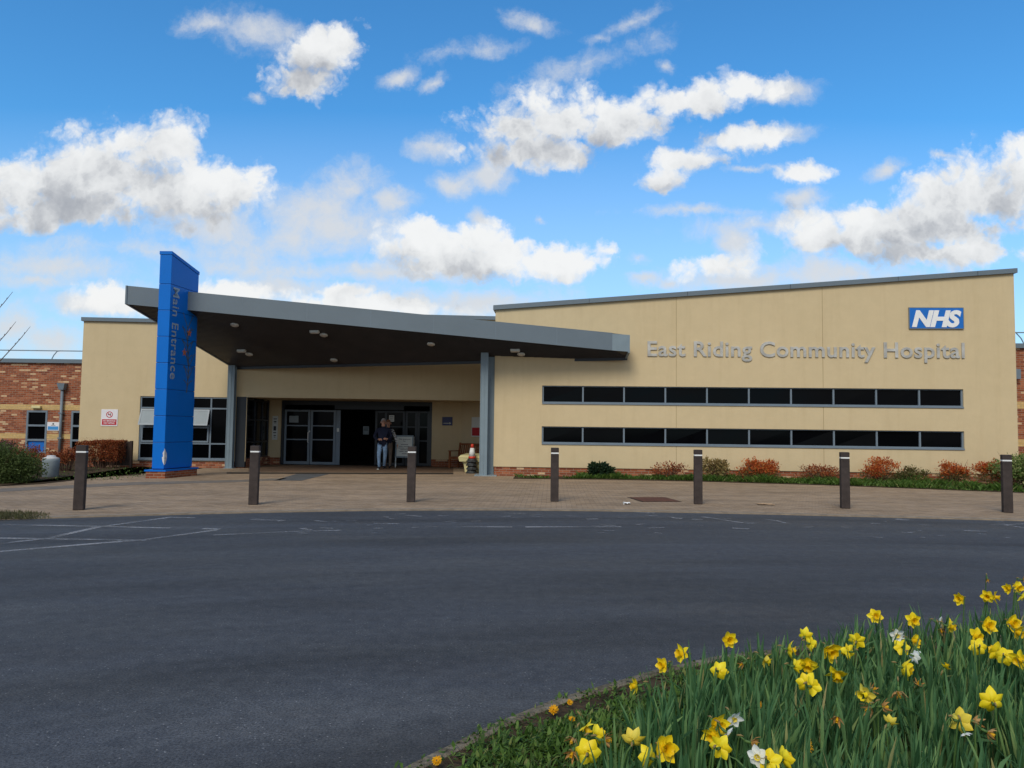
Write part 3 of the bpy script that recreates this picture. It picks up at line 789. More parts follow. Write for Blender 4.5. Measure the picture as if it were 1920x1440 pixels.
MB().hexa([Q(-e, -e, ht0-.09), Q(ln+e, -e, ht1-.09), Q(ln+e, wd+e, ht1-.09), Q(-e, wd+e, ht0-.09), Q(-e, -e, ht0), Q(ln+e, -e, ht1), Q(ln+e, wd+e, ht1), Q(-e, wd+e, ht0)]).build('cap', 'blue_panel', py_)
e = .13
MB().hexa([Q(-e, -e, .21), Q(ln+e, -e, .21), Q(ln+e, wd+e, .21), Q(-e, wd+e, .21), Q(-e, -e, .255), Q(ln+e, -e, .255), Q(ln+e, wd+e, .255), Q(-e, wd+e, .255)]).build('skirt', 'blue_panel', py_)
e = .10
MB().hexa([Q(-e, -e, 0), Q(ln+e, -e, 0), Q(ln+e, wd+e, 0), Q(-e, wd+e, 0), Q(-e, -e, .208), Q(ln+e, -e, .208), Q(ln+e, wd+e, .208), Q(-e, wd+e, .208)]).build('plinth', 'red_brick', py_)
vs, fs = text_mesh('Main Entrance', 1, .004, .008, 0, 1.06)
# reads downwards: text runs from the top down, letter tops toward the rear edge... baseline toward the front edge
vs = text_map(vs, lambda u, v, d: Q(.13+v, -.007-d, 5.42-u), 2.62, .30)
MB().add(vs, fs).build('lettering', 'grey_letter', py_)
# branching emblem with two orange stars toward the rear edge
em = MB(); rr = random.Random(3)
def stroke(pts, w):
    for (u0, z0), (u1, z1) in zip(pts, pts[1:]):
        d = Vector((u1-u0, z1-z0)); L = d.length or 1; n = Vector((-d.y, d.x))/L*w/2
        em.hexa([Q(u0-n.x, -.003, z0-n.y), Q(u1-n.x, -.003, z1-n.y), Q(u1-n.x, .001, z1-n.y), Q(u0-n.x, .001, z0-n.y), Q(u0+n.x, -.003, z0+n.y), Q(u1+n.x, -.003, z1+n.y), Q(u1+n.x, .001, z1+n.y), Q(u0+n.x, .001, z0+n.y)])
base = [(.98+.06*math.sin(k*.5), 2.45+k*.19) for k in range(11)]
stroke(base, .055)
for k in range(1, 11):
    u, z = base[k]
    for sgn in (-1, 1):
        l = rr.uniform(.16, .34)
        pts = [(u+sgn*l*q_*(.7+.3*q_), z+.30*q_-.12*q_*q_*(1 if k % 2 else -1)) for q_ in (0, .25, .5, .75, 1)]
        pts = [(max(.62, min(1.37, a)), b) for a, b in pts]
        stroke(pts, .03)
em.build('emblem', 'emblem_grey', py_)
for u, z in ((1.02, 4.22), (.80, 3.62)):
    st = MB(); pts = []
    for k in range(10):
        r = .13 if k % 2 == 0 else .055; w = math.pi/2+k*math.pi/5; pts.append((u+r*math.cos(w), z+r*math.sin(w)))
    st.prism([Q(a, -.005, b) for a, b in pts], [Q(a, .0, b) for a, b in pts]); st.build('star', 'star_orange', py_)
sc = MB(); pts = []
for k in range(14):
    w = k/14*2*math.pi; pts.append((.005+.115*math.cos(w)*rr.uniform(.75, 1.15), .60+.235*math.sin(w)*rr.uniform(.85, 1.1)))
# dent worn to bare metal wrapping the front corner
sc.prism([Q(max(a, -.004), -.004, b) for a, b in pts], [Q(max(a, -.004), .0, b) for a, b in pts])
sc.prism([Q(-.004, .0, .40), Q(-.004, .0, .80), Q(-.004, .045, .72), Q(-.004, .03, .62), Q(-.004, .06, .60), Q(-.004, .04, .48)][::-1], [Q(0, .0, .40), Q(0, .0, .80), Q(0, .045, .72), Q(0, .03, .62), Q(0, .06, .60), Q(0, .04, .48)][::-1])
sc.build('dent', 'scar', py_)

# ------------------------------------------------------------------ brick wings
def brick_wing(label, F, l0, l1, depth, ztop, bands, holes):
    t = thing('brick_wing', label, 'building')
    w = MB(); zb = [0, *[z for b in bands for z in b], ztop]
    wall_holes(w, F, l0, l1, 0, lambda a: ztop, holes, .1)
    p = lambda a, d, z: (*F(a, d), z)
    for a in (l0, l1): w.quad(p(a, 0, 0), p(a, -depth, 0), p(a, -depth, ztop), p(a, 0, ztop))
    w.quad(p(l0, -depth, 0), p(l1, -depth, 0), p(l1, -depth, ztop), p(l0, -depth, ztop))
    w.build('wall', 'red_brick', t)
    for z0, z1 in bands:
        b = MB(); xs = sorted([l0, l1] + [x for h in holes if h[2] < z0 and h[3] > z1 for x in h[:2]])
        for i in range(0, len(xs)-1, 2): b.fbox(F, xs[i], xs[i+1], -.05, .004, z0, z1)
        b.build('buff_band', 'buff_brick', t)
    MB().fbox(F, l0-.05, l1, -depth, .10, ztop-.02, ztop+.14).build('roof_trim', 'grey_cladding', t)
    return t
F5 = frame((-26, 31.0), (-15, 31.0))
def a5(X): return X+26
h5 = [(a5(-19.52), a5(-18.68), .30, 2.02), (a5(-17.72), a5(-16.9), .30, 2.02)]
bw = brick_wing('low red brick wing with buff bands left of the cream block', F5, 0, 11.5, 8, 3.96, [(2.05, 2.26), (.885, 1.09)], h5)
for k, (a0, a1, z0, z1) in enumerate(h5):
    fr = MB(); s = .075
    def bar(x0, x1, y0, y1): fr.fbox(F5, x0, x1, -.09, .015, y0, y1)
    bar(a0, a1, z0, z0+s); bar(a0, a1, z1-s, z1); bar(a0, a0+s, z0+s, z1-s); bar(a1-s, a1, z0+s, z1-s)
    for zz in (.80, 1.38): bar(a0+s, a1-s, zz, zz+.075)
    wn = fr.build('window', 'grey_frame', bw)
    MB().fbox(F5, a0+.05, a1-.05, -.07, -.05, .82, z1-.05).build('pane', 'dark_glass', wn)
    MB().fbox(F5, a0+.05, a1-.05, -.07, -.05, z0+.05, .81).build('lower_panel', 'nhs_blue' if k == 0 else 'dark_glass', wn)
dp = MB(); dp.tube([(-18.08, 30.9, 0), (-18.08, 30.9, 2.85)], .055, 12); o = dp.build('downpipe', 'grey_frame', bw, True)
MB().prism([(-18.17, 30.8, 2.86), (-17.99, 30.8, 2.86), (-17.99, 30.99, 2.86), (-18.17, 30.99, 2.86)], [(-18.24, 30.76, 3.12), (-17.92, 30.76, 3.12), (-17.92, 30.99, 3.12), (-18.24, 30.99, 3.12)]).build('hopper', 'grey_frame', o)
br_ = MB()
for z in (.9, 1.9): br_.box(-18.16, -18.0, 30.83, 30.995, z, z+.05)
br_.build('bracket', 'grey_frame', o)
MB().box(-19.29, -18.93, 30.88, 30.995, 2.10, 2.21).build('bulkhead_light', 'cream_plastic', bw, bevel=.02)
rl = MB(); rl.tube([(-26, 31.6, 4.5), (-15.2, 31.6, 4.5)], .022, 8)
for X in (-24.6, -18.75): rl.tube([(X-.2, 31.5, 4.08), (X-.1, 31.5, 4.3), (X+.02, 31.52, 4.47), (X+.12, 31.6, 4.5)], .02, 8)
rl.build('roof_rail', 'steel_paint', bw)
# right wing behind the hall
F6 = frame((15.9, 26.2), (30, 25.6))
bw2 = brick_wing('sliver of red brick wing with buff bands right of the cream hall', F6, 0, 14, 8, 4.5, [(2.42, 2.66), (1.14, 1.38)], [])
MB().box(17.0, 17.22, 25.95, 26.13, 3.42, 3.76).build('hopper', 'grey_frame', bw2)
rl = MB(); rl.tube([(16.2, 26.8, 5.1), (29, 26.2, 5.1)], .022, 8); rl.tube([(17.9, 26.7, 4.6), (17.75, 26.7, 4.9), (17.6, 26.74, 5.1)], .02, 8); rl.build('roof_rail', 'steel_paint', bw2)

# signs on the left
t = thing('smoking_notice', 'white and red no smoking notice on the cream wall left of the pylon', 'sign', (0, 0, 0))
s0, s1, z0, z1 = -.93, -.37, 1.44, 2.02
MB().fbox(F2, s0, s1, .002, .015, z0, z1).build('plate', 'sign_white', t, bevel=.005)
MB().fbox(F2, s0+.035, s1-.035, .015, .019, z0+.04, z0+.235).build('red_panel', 'sign_red', t)
for k, (tx, w) in enumerate((('NO SMOKING', .42), ('NO VAPING', .36))):
    vs, fs = text_mesh(tx, 1, .001, .02)
    vs = text_map(vs, lambda u, v, d: (*F2((s0+s1)/2-w/2+u, .021+d), z0+.155-k*.075+v), w, .05)
    MB().add(vs, fs).build('lettering', 'sign_white', t)
rg = MB(); cx, cz = (s0+s1)/2, z0+.40; nn = 28
for k in range(nn):
    w0, w1 = 2*math.pi*k/nn, 2*math.pi*(k+1)/nn
    rg.quad(*[(*F2(cx+r*math.cos(w), .018), cz+r*math.sin(w)) for r, w in ((.085, w0), (.11, w0), (.11, w1), (.085, w1))])
rg.quad(*[(*F2(cx+a, .0185), cz+b) for a, b in ((-.075, .06), (-.06, .075), (.075, -.06), (.06, -.075))])
rg.build('ring', 'sign_red', t)
ck = MB(); ck.fbox(F2, cx-.055, cx+.05, .0155, .0175, cz-.015, cz+.012); ck.fbox(F2, cx+.02, cx+.045, .0155, .0175, cz+.02, cz+.045); ck.build('cigarette', 'sign_ink', t)
t = thing('wall_sign', 'small white and blue sign on the brick wall beside the downpipe', 'sign', (-18.42, 30.97, 1.22))
MB().box(-.24, .24, 0, .025, 0, .34).build('plate', 'sign_white', t)
MB().box(-.21, .21, -.004, 0, .03, .17).build('blue_panel', 'cyan_sign', t)
sk = MB(); sk.box(-.03, .03, -.004, 0, .24, .30); sk.box(-.09, .09, -.004, 0, .205, .22); sk.build('print', 'sign_ink', t)

# ------------------------------------------------------------------ bollards
def bollard():
    t = thing('bollard', '', 'bollard')
    s = .082
    b = MB(); b.box(-s, s, -s, s, 0, .985); b.build('post', 'bollard_brown', t, bevel=.012)
    b = MB(); b.box(-s, s, -s, s, 1.012, 1.11); b.build('cap', 'bollard_brown', t, bevel=.012)
    b = MB(); b.box(-s+.004, s-.004, -s+.004, s-.004, .985, 1.012); b.build('reflective_band', 'reflective_band', t)
    return t
BL = [((-7.45, 13.39), 'brown bollard before the red shrubs and clipped hedge, leftmost in the row', .022),
      ((-4.86, 14.65), 'brown bollard with white band in front of the left steel column and glazed return', .012),
      ((-2.0, 15.55), 'brown bollard with white band in front of the folding notice stand', .006),
      ((.91, 16.05), 'brown bollard with white band in front of the left end of the ribbon windows', -.002),
      ((3.84, 15.86), 'brown bollard with white band just right of the rusty drain cover', -.004),
      ((6.63, 15.35), 'brown bollard with white band below the Community Hospital lettering, second from the right', -.006),
      ((9.57, 14.92), 'brown bollard with white band beside the pale variegated bush, rightmost in the row', -.004)]
b0 = bollard()
for i, ((x, y), lab, lean) in enumerate(BL):
    o = b0 if i == 0 else copy_tree(b0)
    o.location = (x, y, PZ); o['label'] = lab; o['group'] = 'bollards along the forecourt edge'
    o.rotation_euler = (random.uniform(-.006, .006), lean*.4, math.atan2(-x, y)*.55+random.uniform(-.05, .05))

# ------------------------------------------------------------------ forecourt clutter
t = thing('drain_cover', 'rusty square iron drain cover set in the paving by a bollard', 'drain cover', (3.1, 16.75, PZ), R(8))
MB().box(-.44, .44, -.52, .52, 0, .006).build('frame', 'slot_iron', t)
cv = MB(); cv.box(-.40, .40, -.48, .48, .002, .012); cv.build('plate', 'rust_iron', t)
def scrap(name, lab, cat, px, w, d, mat, seed, hh=.04):
    q = gp(*px, PZ); rr = random.Random(seed); mb = MB(); n = 5
    def z(i, j): return .008+rr.random()*hh
    top = [[(q.x+(i/n-.5)*w+rr.uniform(-.02, .02), q.y+(j/n-.5)*d+rr.uniform(-.02, .02), PZ+z(i, j)) for i in range(n+1)] for j in range(n+1)]
    vs = [v for r in top for v in r]+[(v[0], v[1], v[2]-.006) for r in top for v in r]
    k = (n+1)**2; fs = []
    for j in range(n):
        for i in range(n):
            a = j*(n+1)+i; fs += [(a, a+1, a+n+2, a+n+1), (a+n+1+k, a+n+2+k, a+1+k, a+k)]
    tag(mb.add(vs, fs).build(name, mat), lab, cat)
scrap('litter', 'crumpled white scrap of paper on the paving left of the drain cover', 'litter', (1174, 945.5), .12, .15, 'litter', 2)
scrap('cardboard', 'flattened orange brown cardboard lying on the paving between two bollards', 'cardboard', (1434, 946), .30, .30, 'card', 5, .012)

# folding notice stand
t = thing('notice_stand', 'grey framed folding notice stand beside the entrance doors, headed This entrance', 'notice stand', (-4.01, 29.0, PZ+.008), 0)
def tilt(y, z): return y+ (1.2-z)*-.13
fr = MB(); w = .335
def tb(x0, x1, z0, z1, th=.035):
    fr.hexa([(x0, tilt(0, z0)-th/2, z0), (x1, tilt(0, z0)-th/2, z0), (x1, tilt(0, z0)+th/2, z0), (x0, tilt(0, z0)+th/2, z0), (x0, tilt(0, z1)-th/2, z1), (x1, tilt(0, z1)-th/2, z1), (x1, tilt(0, z1)+th/2, z1), (x0, tilt(0, z1)+th/2, z1)])
tb(-w, -w+.05, .36, 1.20); tb(w-.05, w, .36, 1.20); tb(-w+.05, w-.05, 1.14, 1.20); tb(-w+.05, w-.05, .36, .42)
fr.build('frame', 'steel_paint', t, bevel=.008)
fr = MB(); tb(-w+.04, w-.04, .41, 1.15, .014); fr.build('panel', 'white_board', t)
for x in (-w+.012, w-.032):
    fr = MB(); tb(x, x+.028, 0, .36, .028); fr.build('leg', 'white_board', t)
for x in (-w-.03, w-.03):
    fr = MB(); fr.hexa([(x, .30, 0), (x+.02, .30, 0), (x+.02, .325, 0), (x, .325, 0), (x+.03, .03, 1.15), (x+.05, .03, 1.15), (x+.05, .05, 1.15), (x+.03, .05, 1.15)]); fr.build('rear_leg', 'white_board', t)
for tx, ww, zz in (('This entrance', .44, 1.03), ('for', .09, .96)):
    vs, fs = text_mesh(tx, 1, .001, .015)
    vs = text_map(vs, lambda u, v, d: (-ww/2+u, tilt(0, zz+v)-.0085, zz+v), ww, .045)
    MB().add(vs, fs).build('lettering', 'sign_ink', t)
fr = MB()
for zz, segs in ((.845, ((-.13, .14),)), (.775, ((-.2, -.06), (-.03, .2))), (.71, ((-.22, .02), (.05, .2))), (.65, ((-.14, .16),)), (.585, ((-.18, -.02), (.02, .17))), (.50, ((-.08, .1),))):
    for x0, x1 in segs:
        fr.hexa([(x0, tilt(0, zz)-.0085, zz), (x1, tilt(0, zz)-.0085, zz), (x1, tilt(0, zz)-.005, zz), (x0, tilt(0, zz)-.005, zz), (x0, tilt(0, zz+.018)-.0085, zz+.018), (x1, tilt(0, zz+.018)-.0085, zz+.018), (x1, tilt(0, zz+.018)-.005, zz+.018), (x0, tilt(0, zz+.018)-.005, zz+.018)])
fr.build('print', 'sign_ink', t)

# wooden bench
t = thing('wooden_bench', 'brown slatted wooden bench against the wall behind the traffic cones', 'bench', (-1.62, 28.9, PZ), R(-39))
W_ = .72
for x in (-W_, W_-.06):
    MB().box(x, x+.06, -.28, -.22, 0, .62).build('leg', 'timber', t)
    b = MB(); b.hexa([(x, .16, 0), (x+.06, .16, 0), (x+.06, .22, 0), (x, .22, 0), (x, .30, .95), (x+.06, .30, .95), (x+.06, .35, .95), (x, .35, .95)]); b.build('leg', 'timber', t)
    MB().box(x-.01, x+.07, -.32, .26, .62, .655).build('armrest', 'timber', t, bevel=.008)
b = MB(); b.box(-W_+.06, W_-.06, -.27, -.24, .33, .41)
for k in range(5): b.box(-W_+.06, W_-.06, -.29+k*.095, -.29+k*.095+.08, .41, .432)
b.build('seat', 'timber', t)
b = MB()
def bz(y, z): return .20+(z/.95)*.115
for z0, z1 in ((.50, .56), (.86, .93)): b.hexa([(-W_+.06, bz(0, z0)-.015, z0), (W_-.06, bz(0, z0)-.015, z0), (W_-.06, bz(0, z0)+.02, z0), (-W_+.06, bz(0, z0)+.02, z0), (-W_+.06, bz(0, z1)-.015, z1), (W_-.06, bz(0, z1)-.015, z1), (W_-.06, bz(0, z1)+.02, z1), (-W_+.06, bz(0, z1)+.02, z1)])
for k in range(12):
    x = -W_+.12+k*.108; b.hexa([(x, bz(0, .56)-.01, .56), (x+.05, bz(0, .56)-.01, .56), (x+.05, bz(0, .56)+.01, .56), (x, bz(0, .56)+.01, .56), (x, bz(0, .86)-.01, .86), (x+.05, bz(0, .86)-.01, .86), (x+.05, bz(0, .86)+.01, .86), (x, bz(0, .86)+.01, .86)])
b.build('backrest', 'timber', t)

# stacked traffic cones: the top one shows, the others show as black bases
def cone_obj():
    t = thing('traffic_cone', '', 'traffic cone')
    b = MB()
    ring_ = [(.20*math.cos(k*math.pi/4+math.pi/8), .20*math.sin(k*math.pi/4+math.pi/8)) for k in range(8)]
    b.prism([(x, y, 0) for x, y in ring_], [(x*.97, y*.97, .05) for x, y in ring_]); b.lathe([(.165, .05), (.15, .10), (.135, .12)], 20)
    b.build('base', 'black_rubber', t, bevel=.008)
    MB().lathe([(.125, .12), (.118, .19)], 20).build('lower_sleeve', 'cone_red', t, True)
    MB().lathe([(.117, .191), (.066, .47)], 20).build('reflective_sleeve', 'cone_white', t, True)
    MB().lathe([(.065, .471), (.045, .59), (.03, .60)], 20).build('tip', 'cone_red', t, True)
    return t
ck0 = cone_obj()
cones = ['black rubber cone base at the bottom of the cone stack', 'black cone base second from the bottom of the cone stack', 'black cone base third from the bottom of the cone stack', 'red and white traffic cone on top of the cone stack beside the steel column']
for i, lab in enumerate(cones):
    o = ck0 if i == 0 else copy_tree(ck0)
    o.location = (-1.31+.012*(i % 2), 25.75-.008*i, PZ+.125*i); o.rotation_euler = (0, 0, i*.35); o['label'] = lab; o['group'] = 'stacked traffic cones'
# grit bin
t = thing('grit_bin', 'cream plastic grit bin with an overhanging lid behind the cone stack', 'bin', (-1.25, 26.35, PZ), R(-14)); t.scale = (1, 1, .8)
b = MB(); b.prism([(-.27, -.22, 0), (.27, -.22, 0), (.27, .22, 0), (-.27, .22, 0)], [(-.33, -.27, .52), (.33, -.27, .52), (.33, .27, .52), (-.33, .27, .52)]); b.build('tub', 'cream_plastic', t, bevel=.02)
b = MB(); b.prism([(-.43, -.36, .46), (.43, -.36, .46), (.43, .34, .46), (-.43, .34, .46)], [(-.46, -.38, .63), (.46, -.38, .63), (.44, .35, .66), (-.44, .35, .66)]); b.prism([(-.47, -.40, .632), (.47, -.40, .632), (.45, .36, .662), (-.45, .36, .662)], [(-.40, -.30, .74), (.40, -.30, .74), (.38, .3, .80), (-.38, .3, .80)]); b.build('lid', 'cream_plastic', t, bevel=.015)
# litter bin on the left bed
t = thing('litter_bin', 'round grey concrete litter bin with a pale lid beside the juniper bush', 'bin', (-12.68, 21.3, .02))
MB().lathe([(.17, 0), (.2, .02), (.215, .44), (.22, .50), (.20, .515)], 28).build('tub', 'concrete_bin', t, True)
MB().lathe([(.205, .51), (.20, .535), (.12, .56), (.10, .60), (.04, .61)], 24).build('lid', 'lid_white', t, True)

# ------------------------------------------------------------------ people
def body(name, joints, bones, mats, root):
    """one continuous skinned body; bones: (a, b, material)"""
    names = list(joints); ix = {n: i for i, n in enumerate(names)}
    me = bpy.data.meshes.new(name); me.from_pydata([joints[n][0] for n in names], [(ix[a], ix[b]) for a, b, _ in bones], []); me.update()
    o = bpy.data.objects.new(name, me); C.objects.link(o)
    sk = o.modifiers.new('skin', 'SKIN'); sk.use_smooth_shade = True
    for i, n in enumerate(names):
        r = joints[n][1]; me.skin_vertices[0].data[i].radius = (r, r) if not isinstance(r, tuple) else r
        me.skin_vertices[0].data[i].use_root = (n == 'pelvis')
    sb = o.modifiers.new('sub', 'SUBSURF'); sb.levels = sb.render_levels = 2
    dg = bpy.context.evaluated_depsgraph_get(); dg.update()
    nm = bpy.data.meshes.new_from_object(o.evaluated_get(dg))
    bpy.data.objects.remove(o)
    nm.materials.clear()
    ml = list(dict.fromkeys(m for _, _, m in bones))
    for m_ in ml: nm.materials.append(MATS[m_])
    for p in nm.polygons:
        best = None
        for a, b, m_ in bones:
            A_, B_ = Vector(joints[a][0]), Vector(joints[b][0]); d = B_-A_; t_ = max(0, min(1, (p.center-A_).dot(d)/max(d.length_squared, 1e-9)))
            ra = joints[a][1]; rb = joints[b][1]
            ra = ra if not isinstance(ra, tuple) else sum(ra)/2; rb = rb if not isinstance(rb, tuple) else sum(rb)/2
            e = (p.center-(A_+d*t_)).length - (ra+(rb-ra)*t_)
            if best is None or e < best[0]: best = (e, m_)
        p.material_index = ml.index(best[1]); p.use_smooth = True
    ob = bpy.data.objects.new(name, nm); C.objects.link(ob)
    return ob
def hand(J, B, w, name, d, side, up_, curl):
    """five fingers and a thumb side from wrist w along d"""
    d = Vector(d).normalized(); side = Vector(side).normalized(); up_ = Vector(up_).normalized()
    pm = Vector(w)+d*.07
    J[name+'palm'] = (tuple(pm), (.032, .022)); B.append((name+'wrist', name+'palm', 'skin'))
    for k, (off, L) in enumerate(((-.028, .062), (-.010, .074), (.009, .07), (.027, .054))):
        a = pm+side*off+d*.025; b = a+d*L*.55+up_*curl*.02; c = b+d*L*.4+up_*curl*.045
        for q, (pt, r) in enumerate(((a, .0095), (b, .0085), (c, .007))): J[f'{name}f{k}{q}'] = (tuple(pt), r)
        B += [(name+'palm', f'{name}f{k}0', 'skin'), (f'{name}f{k}0', f'{name}f{k}1', 'skin'), (f'{name}f{k}1', f'{name}f{k}2', 'skin')]
    a = Vector(w)+d*.035-side*.035; b = a+d*.03-side*.015+up_*curl*.02
    J[name+'t0'] = (tuple(a), .011); J[name+'t1'] = (tuple(b), .009)
    B += [(name+'palm', name+'t0', 'skin'), (name+'t0', name+'t1', 'skin')]
def head_bits(o, c, tilt_, hairmat, glasses=True, back=False):
    """hair cap, ears, nose, eyes, glasses around a head centred at c, looking to -y turned by tilt_"""
    M = Matrix.Translation(c) @ Matrix.Rotation(tilt_, 4, 'Z')
    def cap():
        mb = MB(); n, k = 20, 9; vs = []
        for j in range(k):
            th = j/(k-1)*1.75
            for i in range(n):
                ph = 2*math.pi*i/n
                front = max(0, -math.sin(ph)); t_ = min(th, 1.75-.85*front)
                r = 1.0+.05*math.sin(ph*5+j)
                vs.append(M @ Vector((.094*r*math.sin(t_)*math.cos(ph), .112*r*math.sin(t_)*math.sin(ph)+.012, .132*r*math.cos(t_)+.005)))
        fs = [(j*n+i, j*n+(i+1) % n, (j+1)*n+(i+1) % n, (j+1)*n+i) for j in range(k-1) for i in range(n)]
        return mb.add(vs, [f[::-1] for f in fs])
    h = cap().build('hair', hairmat, o, True)
    for s in (-1, 1):
        MB().lathe([(.006, -.03), (.017, -.02), (.02, .01), (.012, .028)], 8, M @ Vector((s*.088, .01, -.005))).build('ear', 'skin', o, True)
        MB().lathe([(.004, -.008), (.012, 0), (.004, .008)], 8, M @ Vector((s*.032, -.092, .012))).build('eye', 'lens_dark', o, True)
    MB().lathe([(.016, -.022), (.014, -.01), (.006, .02)], 8, M @ Vector((0, -.108, -.012))).build('nose', 'skin', o, True)
    MB().add([M @ Vector(v) for v in ((-.025, -.098, -.058), (.025, -.098, -.058), (.02, -.101, -.048), (-.02, -.101, -.048))], [(0, 1, 2, 3)]).build('mouth', 'rust_iron', o)
    if glasses:
        g = MB()
        for s in (-1, 1):
            pts = [M @ Vector((s*.035+.028*math.cos(a), -.112, .012+.021*math.sin(a))) for a in [k*2*math.pi/10 for k in range(11)]]
            g.tube(pts, .003, 5, False); g.tube([M @ Vector((s*.062, -.11, .016)), M @ Vector((s*.092, -.02, .014))], .003, 5)
        g.tube([M @ Vector((-.01, -.113, .016)), M @ Vector((.01, -.113, .016))], .003, 5)
        g.build('glasses', 'lens_dark', o)

# man in front, walking toward the road
J = {'pelvis': ((0, 0, .93), (.165, .12)), 'waist': ((.01, 0, 1.05), (.185, .14)), 'chest': ((.02, 0, 1.28), (.19, .135)), 'collar': ((.02, -.01, 1.45), (.12, .09)),
     'neck': ((.02, -.03, 1.54), .058), 'jaw': ((.025, -.06, 1.60), (.066, .07)), 'skull': ((.03, -.05, 1.68), (.084, .098)), 'crown': ((.03, -.04, 1.745), (.062, .075)),
     'rsh': ((-.18, 0, 1.40), .078), 'rel': ((-.30, .03, 1.14), .064), 'rfore': ((-.2, -.13, 1.07), .05), 'rwrist': ((-.125, -.21, 1.06), .032),
     'lsh': ((.22, 0, 1.40), .078), 'lel': ((.32, .03, 1.15), .064), 'lfore': ((.26, -.12, 1.09), .05), 'lwrist': ((.2, -.2, 1.075), .032),
     'hem': ((0, 0, .90), (.175, .13)),
     'rhip': ((-.1, 0, .80), .098), 'rknee': ((-.11, -.09, .47), .07), 'rshin': ((-.10, -.06, .25), .062), 'rankle': ((-.095, -.03, .10), .05), 'rheel': ((-.095, -.03, .055), .042), 'rtoe': ((-.115, -.20, .035), .036),
     'lhip': ((.1, 0, .80), .098), 'lknee': ((.10, .02, .47), .07), 'lshin': ((.07, .12, .27), .06), 'lankle': ((.05, .20, .13), .048), 'lheel': ((.05, .21, .085), .04), 'ltoe': ((.04, .09, .03), .034)}
B = [('pelvis', 'waist', 'navy_cloth'), ('waist', 'chest', 'navy_cloth'), ('chest', 'collar', 'navy_cloth'), ('collar', 'neck', 'navy_cloth'), ('neck', 'jaw', 'skin'), ('jaw', 'skull', 'skin'), ('skull', 'crown', 'skin'),
     ('chest', 'rsh', 'navy_cloth'), ('rsh', 'rel', 'navy_cloth'), ('rel', 'rfore', 'navy_cloth'), ('rfore', 'rwrist', 'navy_cloth'), ('chest', 'lsh', 'navy_cloth'), ('lsh', 'lel', 'navy_cloth'), ('lel', 'lfore', 'navy_cloth'), ('lfore', 'lwrist', 'navy_cloth'),
     ('pelvis', 'hem', 'navy_cloth'), ('pelvis', 'rhip', 'denim'), ('rhip', 'rknee', 'denim'), ('rknee', 'rshin', 'denim'), ('rshin', 'rankle', 'denim'), ('rankle', 'rheel', 'shoe_dark'), ('rheel', 'rtoe', 'shoe_dark'),
     ('pelvis', 'lhip', 'denim'), ('lhip', 'lknee', 'denim'), ('lknee', 'lshin', 'denim'), ('lshin', 'lankle', 'denim'), ('lankle', 'lheel', 'shoe_dark'), ('lheel', 'ltoe', 'shoe_dark')]
hand(J, B, J['rwrist'][0], 'r', (.75, -.5, .05), (0, -.1, 1), (.2, .6, -.6), .6)
hand(J, B, J['lwrist'][0], 'l', (-.75, -.5, .15), (0, -.1, 1), (-.2, .6, -.6), .6)
man = body('person', J, B, None, None)
tag(man, 'grey haired man in navy jacket and blue jeans walking out of the entrance', 'person')
head_bits(man, Vector((.03, -.052, 1.672)), .35, 'grey_hair')
st = MB(); st.box(-.15, -.08, -.235, -.10, .0, .02); st.build('sole', 'white_board', man)
man.location = (-4.60, 27.55, PZ+.006); man.rotation_euler = (0, 0, .05)
# person behind, half hidden
J = {'pelvis': ((0, 0, .92), (.14, .11)), 'waist': ((0, 0, 1.05), (.14, .11)), 'chest': ((0, 0, 1.28), (.155, .115)), 'collar': ((0, -.01, 1.42), (.10, .08)), 'neck': ((0, -.02, 1.50), .05), 'jaw': ((0, -.05, 1.56), (.06, .065)), 'skull': ((0, -.04, 1.64), (.08, .094)), 'crown': ((0, -.03, 1.70), (.06, .072)),
     'lsh': ((.17, 0, 1.36), .062), 'lel': ((.27, 0, 1.10), .05), 'lwrist': ((.345, -.05, .87), .034), 'rsh': ((-.17, 0, 1.36), .062), 'rel': ((-.22, .03, 1.09), .05), 'rwrist': ((-.22, -.06, .87), .034),
     'rhip': ((-.09, 0, .82), .09), 'rknee': ((-.09, -.03, .47), .062), 'rankle': ((-.09, .03, .10), .045), 'rheel': ((-.09, .03, .05), .038), 'rtoe': ((-.1, -.13, .033), .033),
     'lhip': ((.09, 0, .82), .09), 'lknee': ((.10, -.07, .47), .062), 'lankle': ((.09, -.06, .10), .045), 'lheel': ((.09, -.06, .05), .038), 'ltoe': ((.10, -.21, .033), .033)}
P_ = 'patterned_cloth'
B = [('pelvis', 'waist', 'navy_cloth'), ('waist', 'chest', 'navy_cloth'), ('chest', 'collar', 'navy_cloth'), ('collar', 'neck', 'skin'), ('neck', 'jaw', 'skin'), ('jaw', 'skull', 'skin'), ('skull', 'crown', 'skin'),
     ('chest', 'lsh', P_), ('lsh', 'lel', P_), ('lel', 'lwrist', P_), ('chest', 'rsh', P_), ('rsh', 'rel', P_), ('rel', 'rwrist', P_),
     ('pelvis', 'rhip', 'beige_cloth'), ('rhip', 'rknee', 'beige_cloth'), ('rknee', 'rankle', 'beige_cloth'), ('rankle', 'rheel', 'shoe_dark'), ('rheel', 'rtoe', 'shoe_dark'),
     ('pelvis', 'lhip', 'beige_cloth'), ('lhip', 'lknee', 'beige_cloth'), ('lknee', 'lankle', 'beige_cloth'), ('lankle', 'lheel', 'shoe_dark'), ('lheel', 'ltoe', 'shoe_dark')]
hand(J, B, J['lwrist'][0], 'l', (.15, -.25, -.95), (.2, -.9, 0), (-1, 0, 0), .4)
hand(J, B, J['rwrist'][0], 'r', (-.05, -.25, -.95), (.2, -.9, 0), (1, 0, 0), .4)
wo = body('person', J, B, None, None)
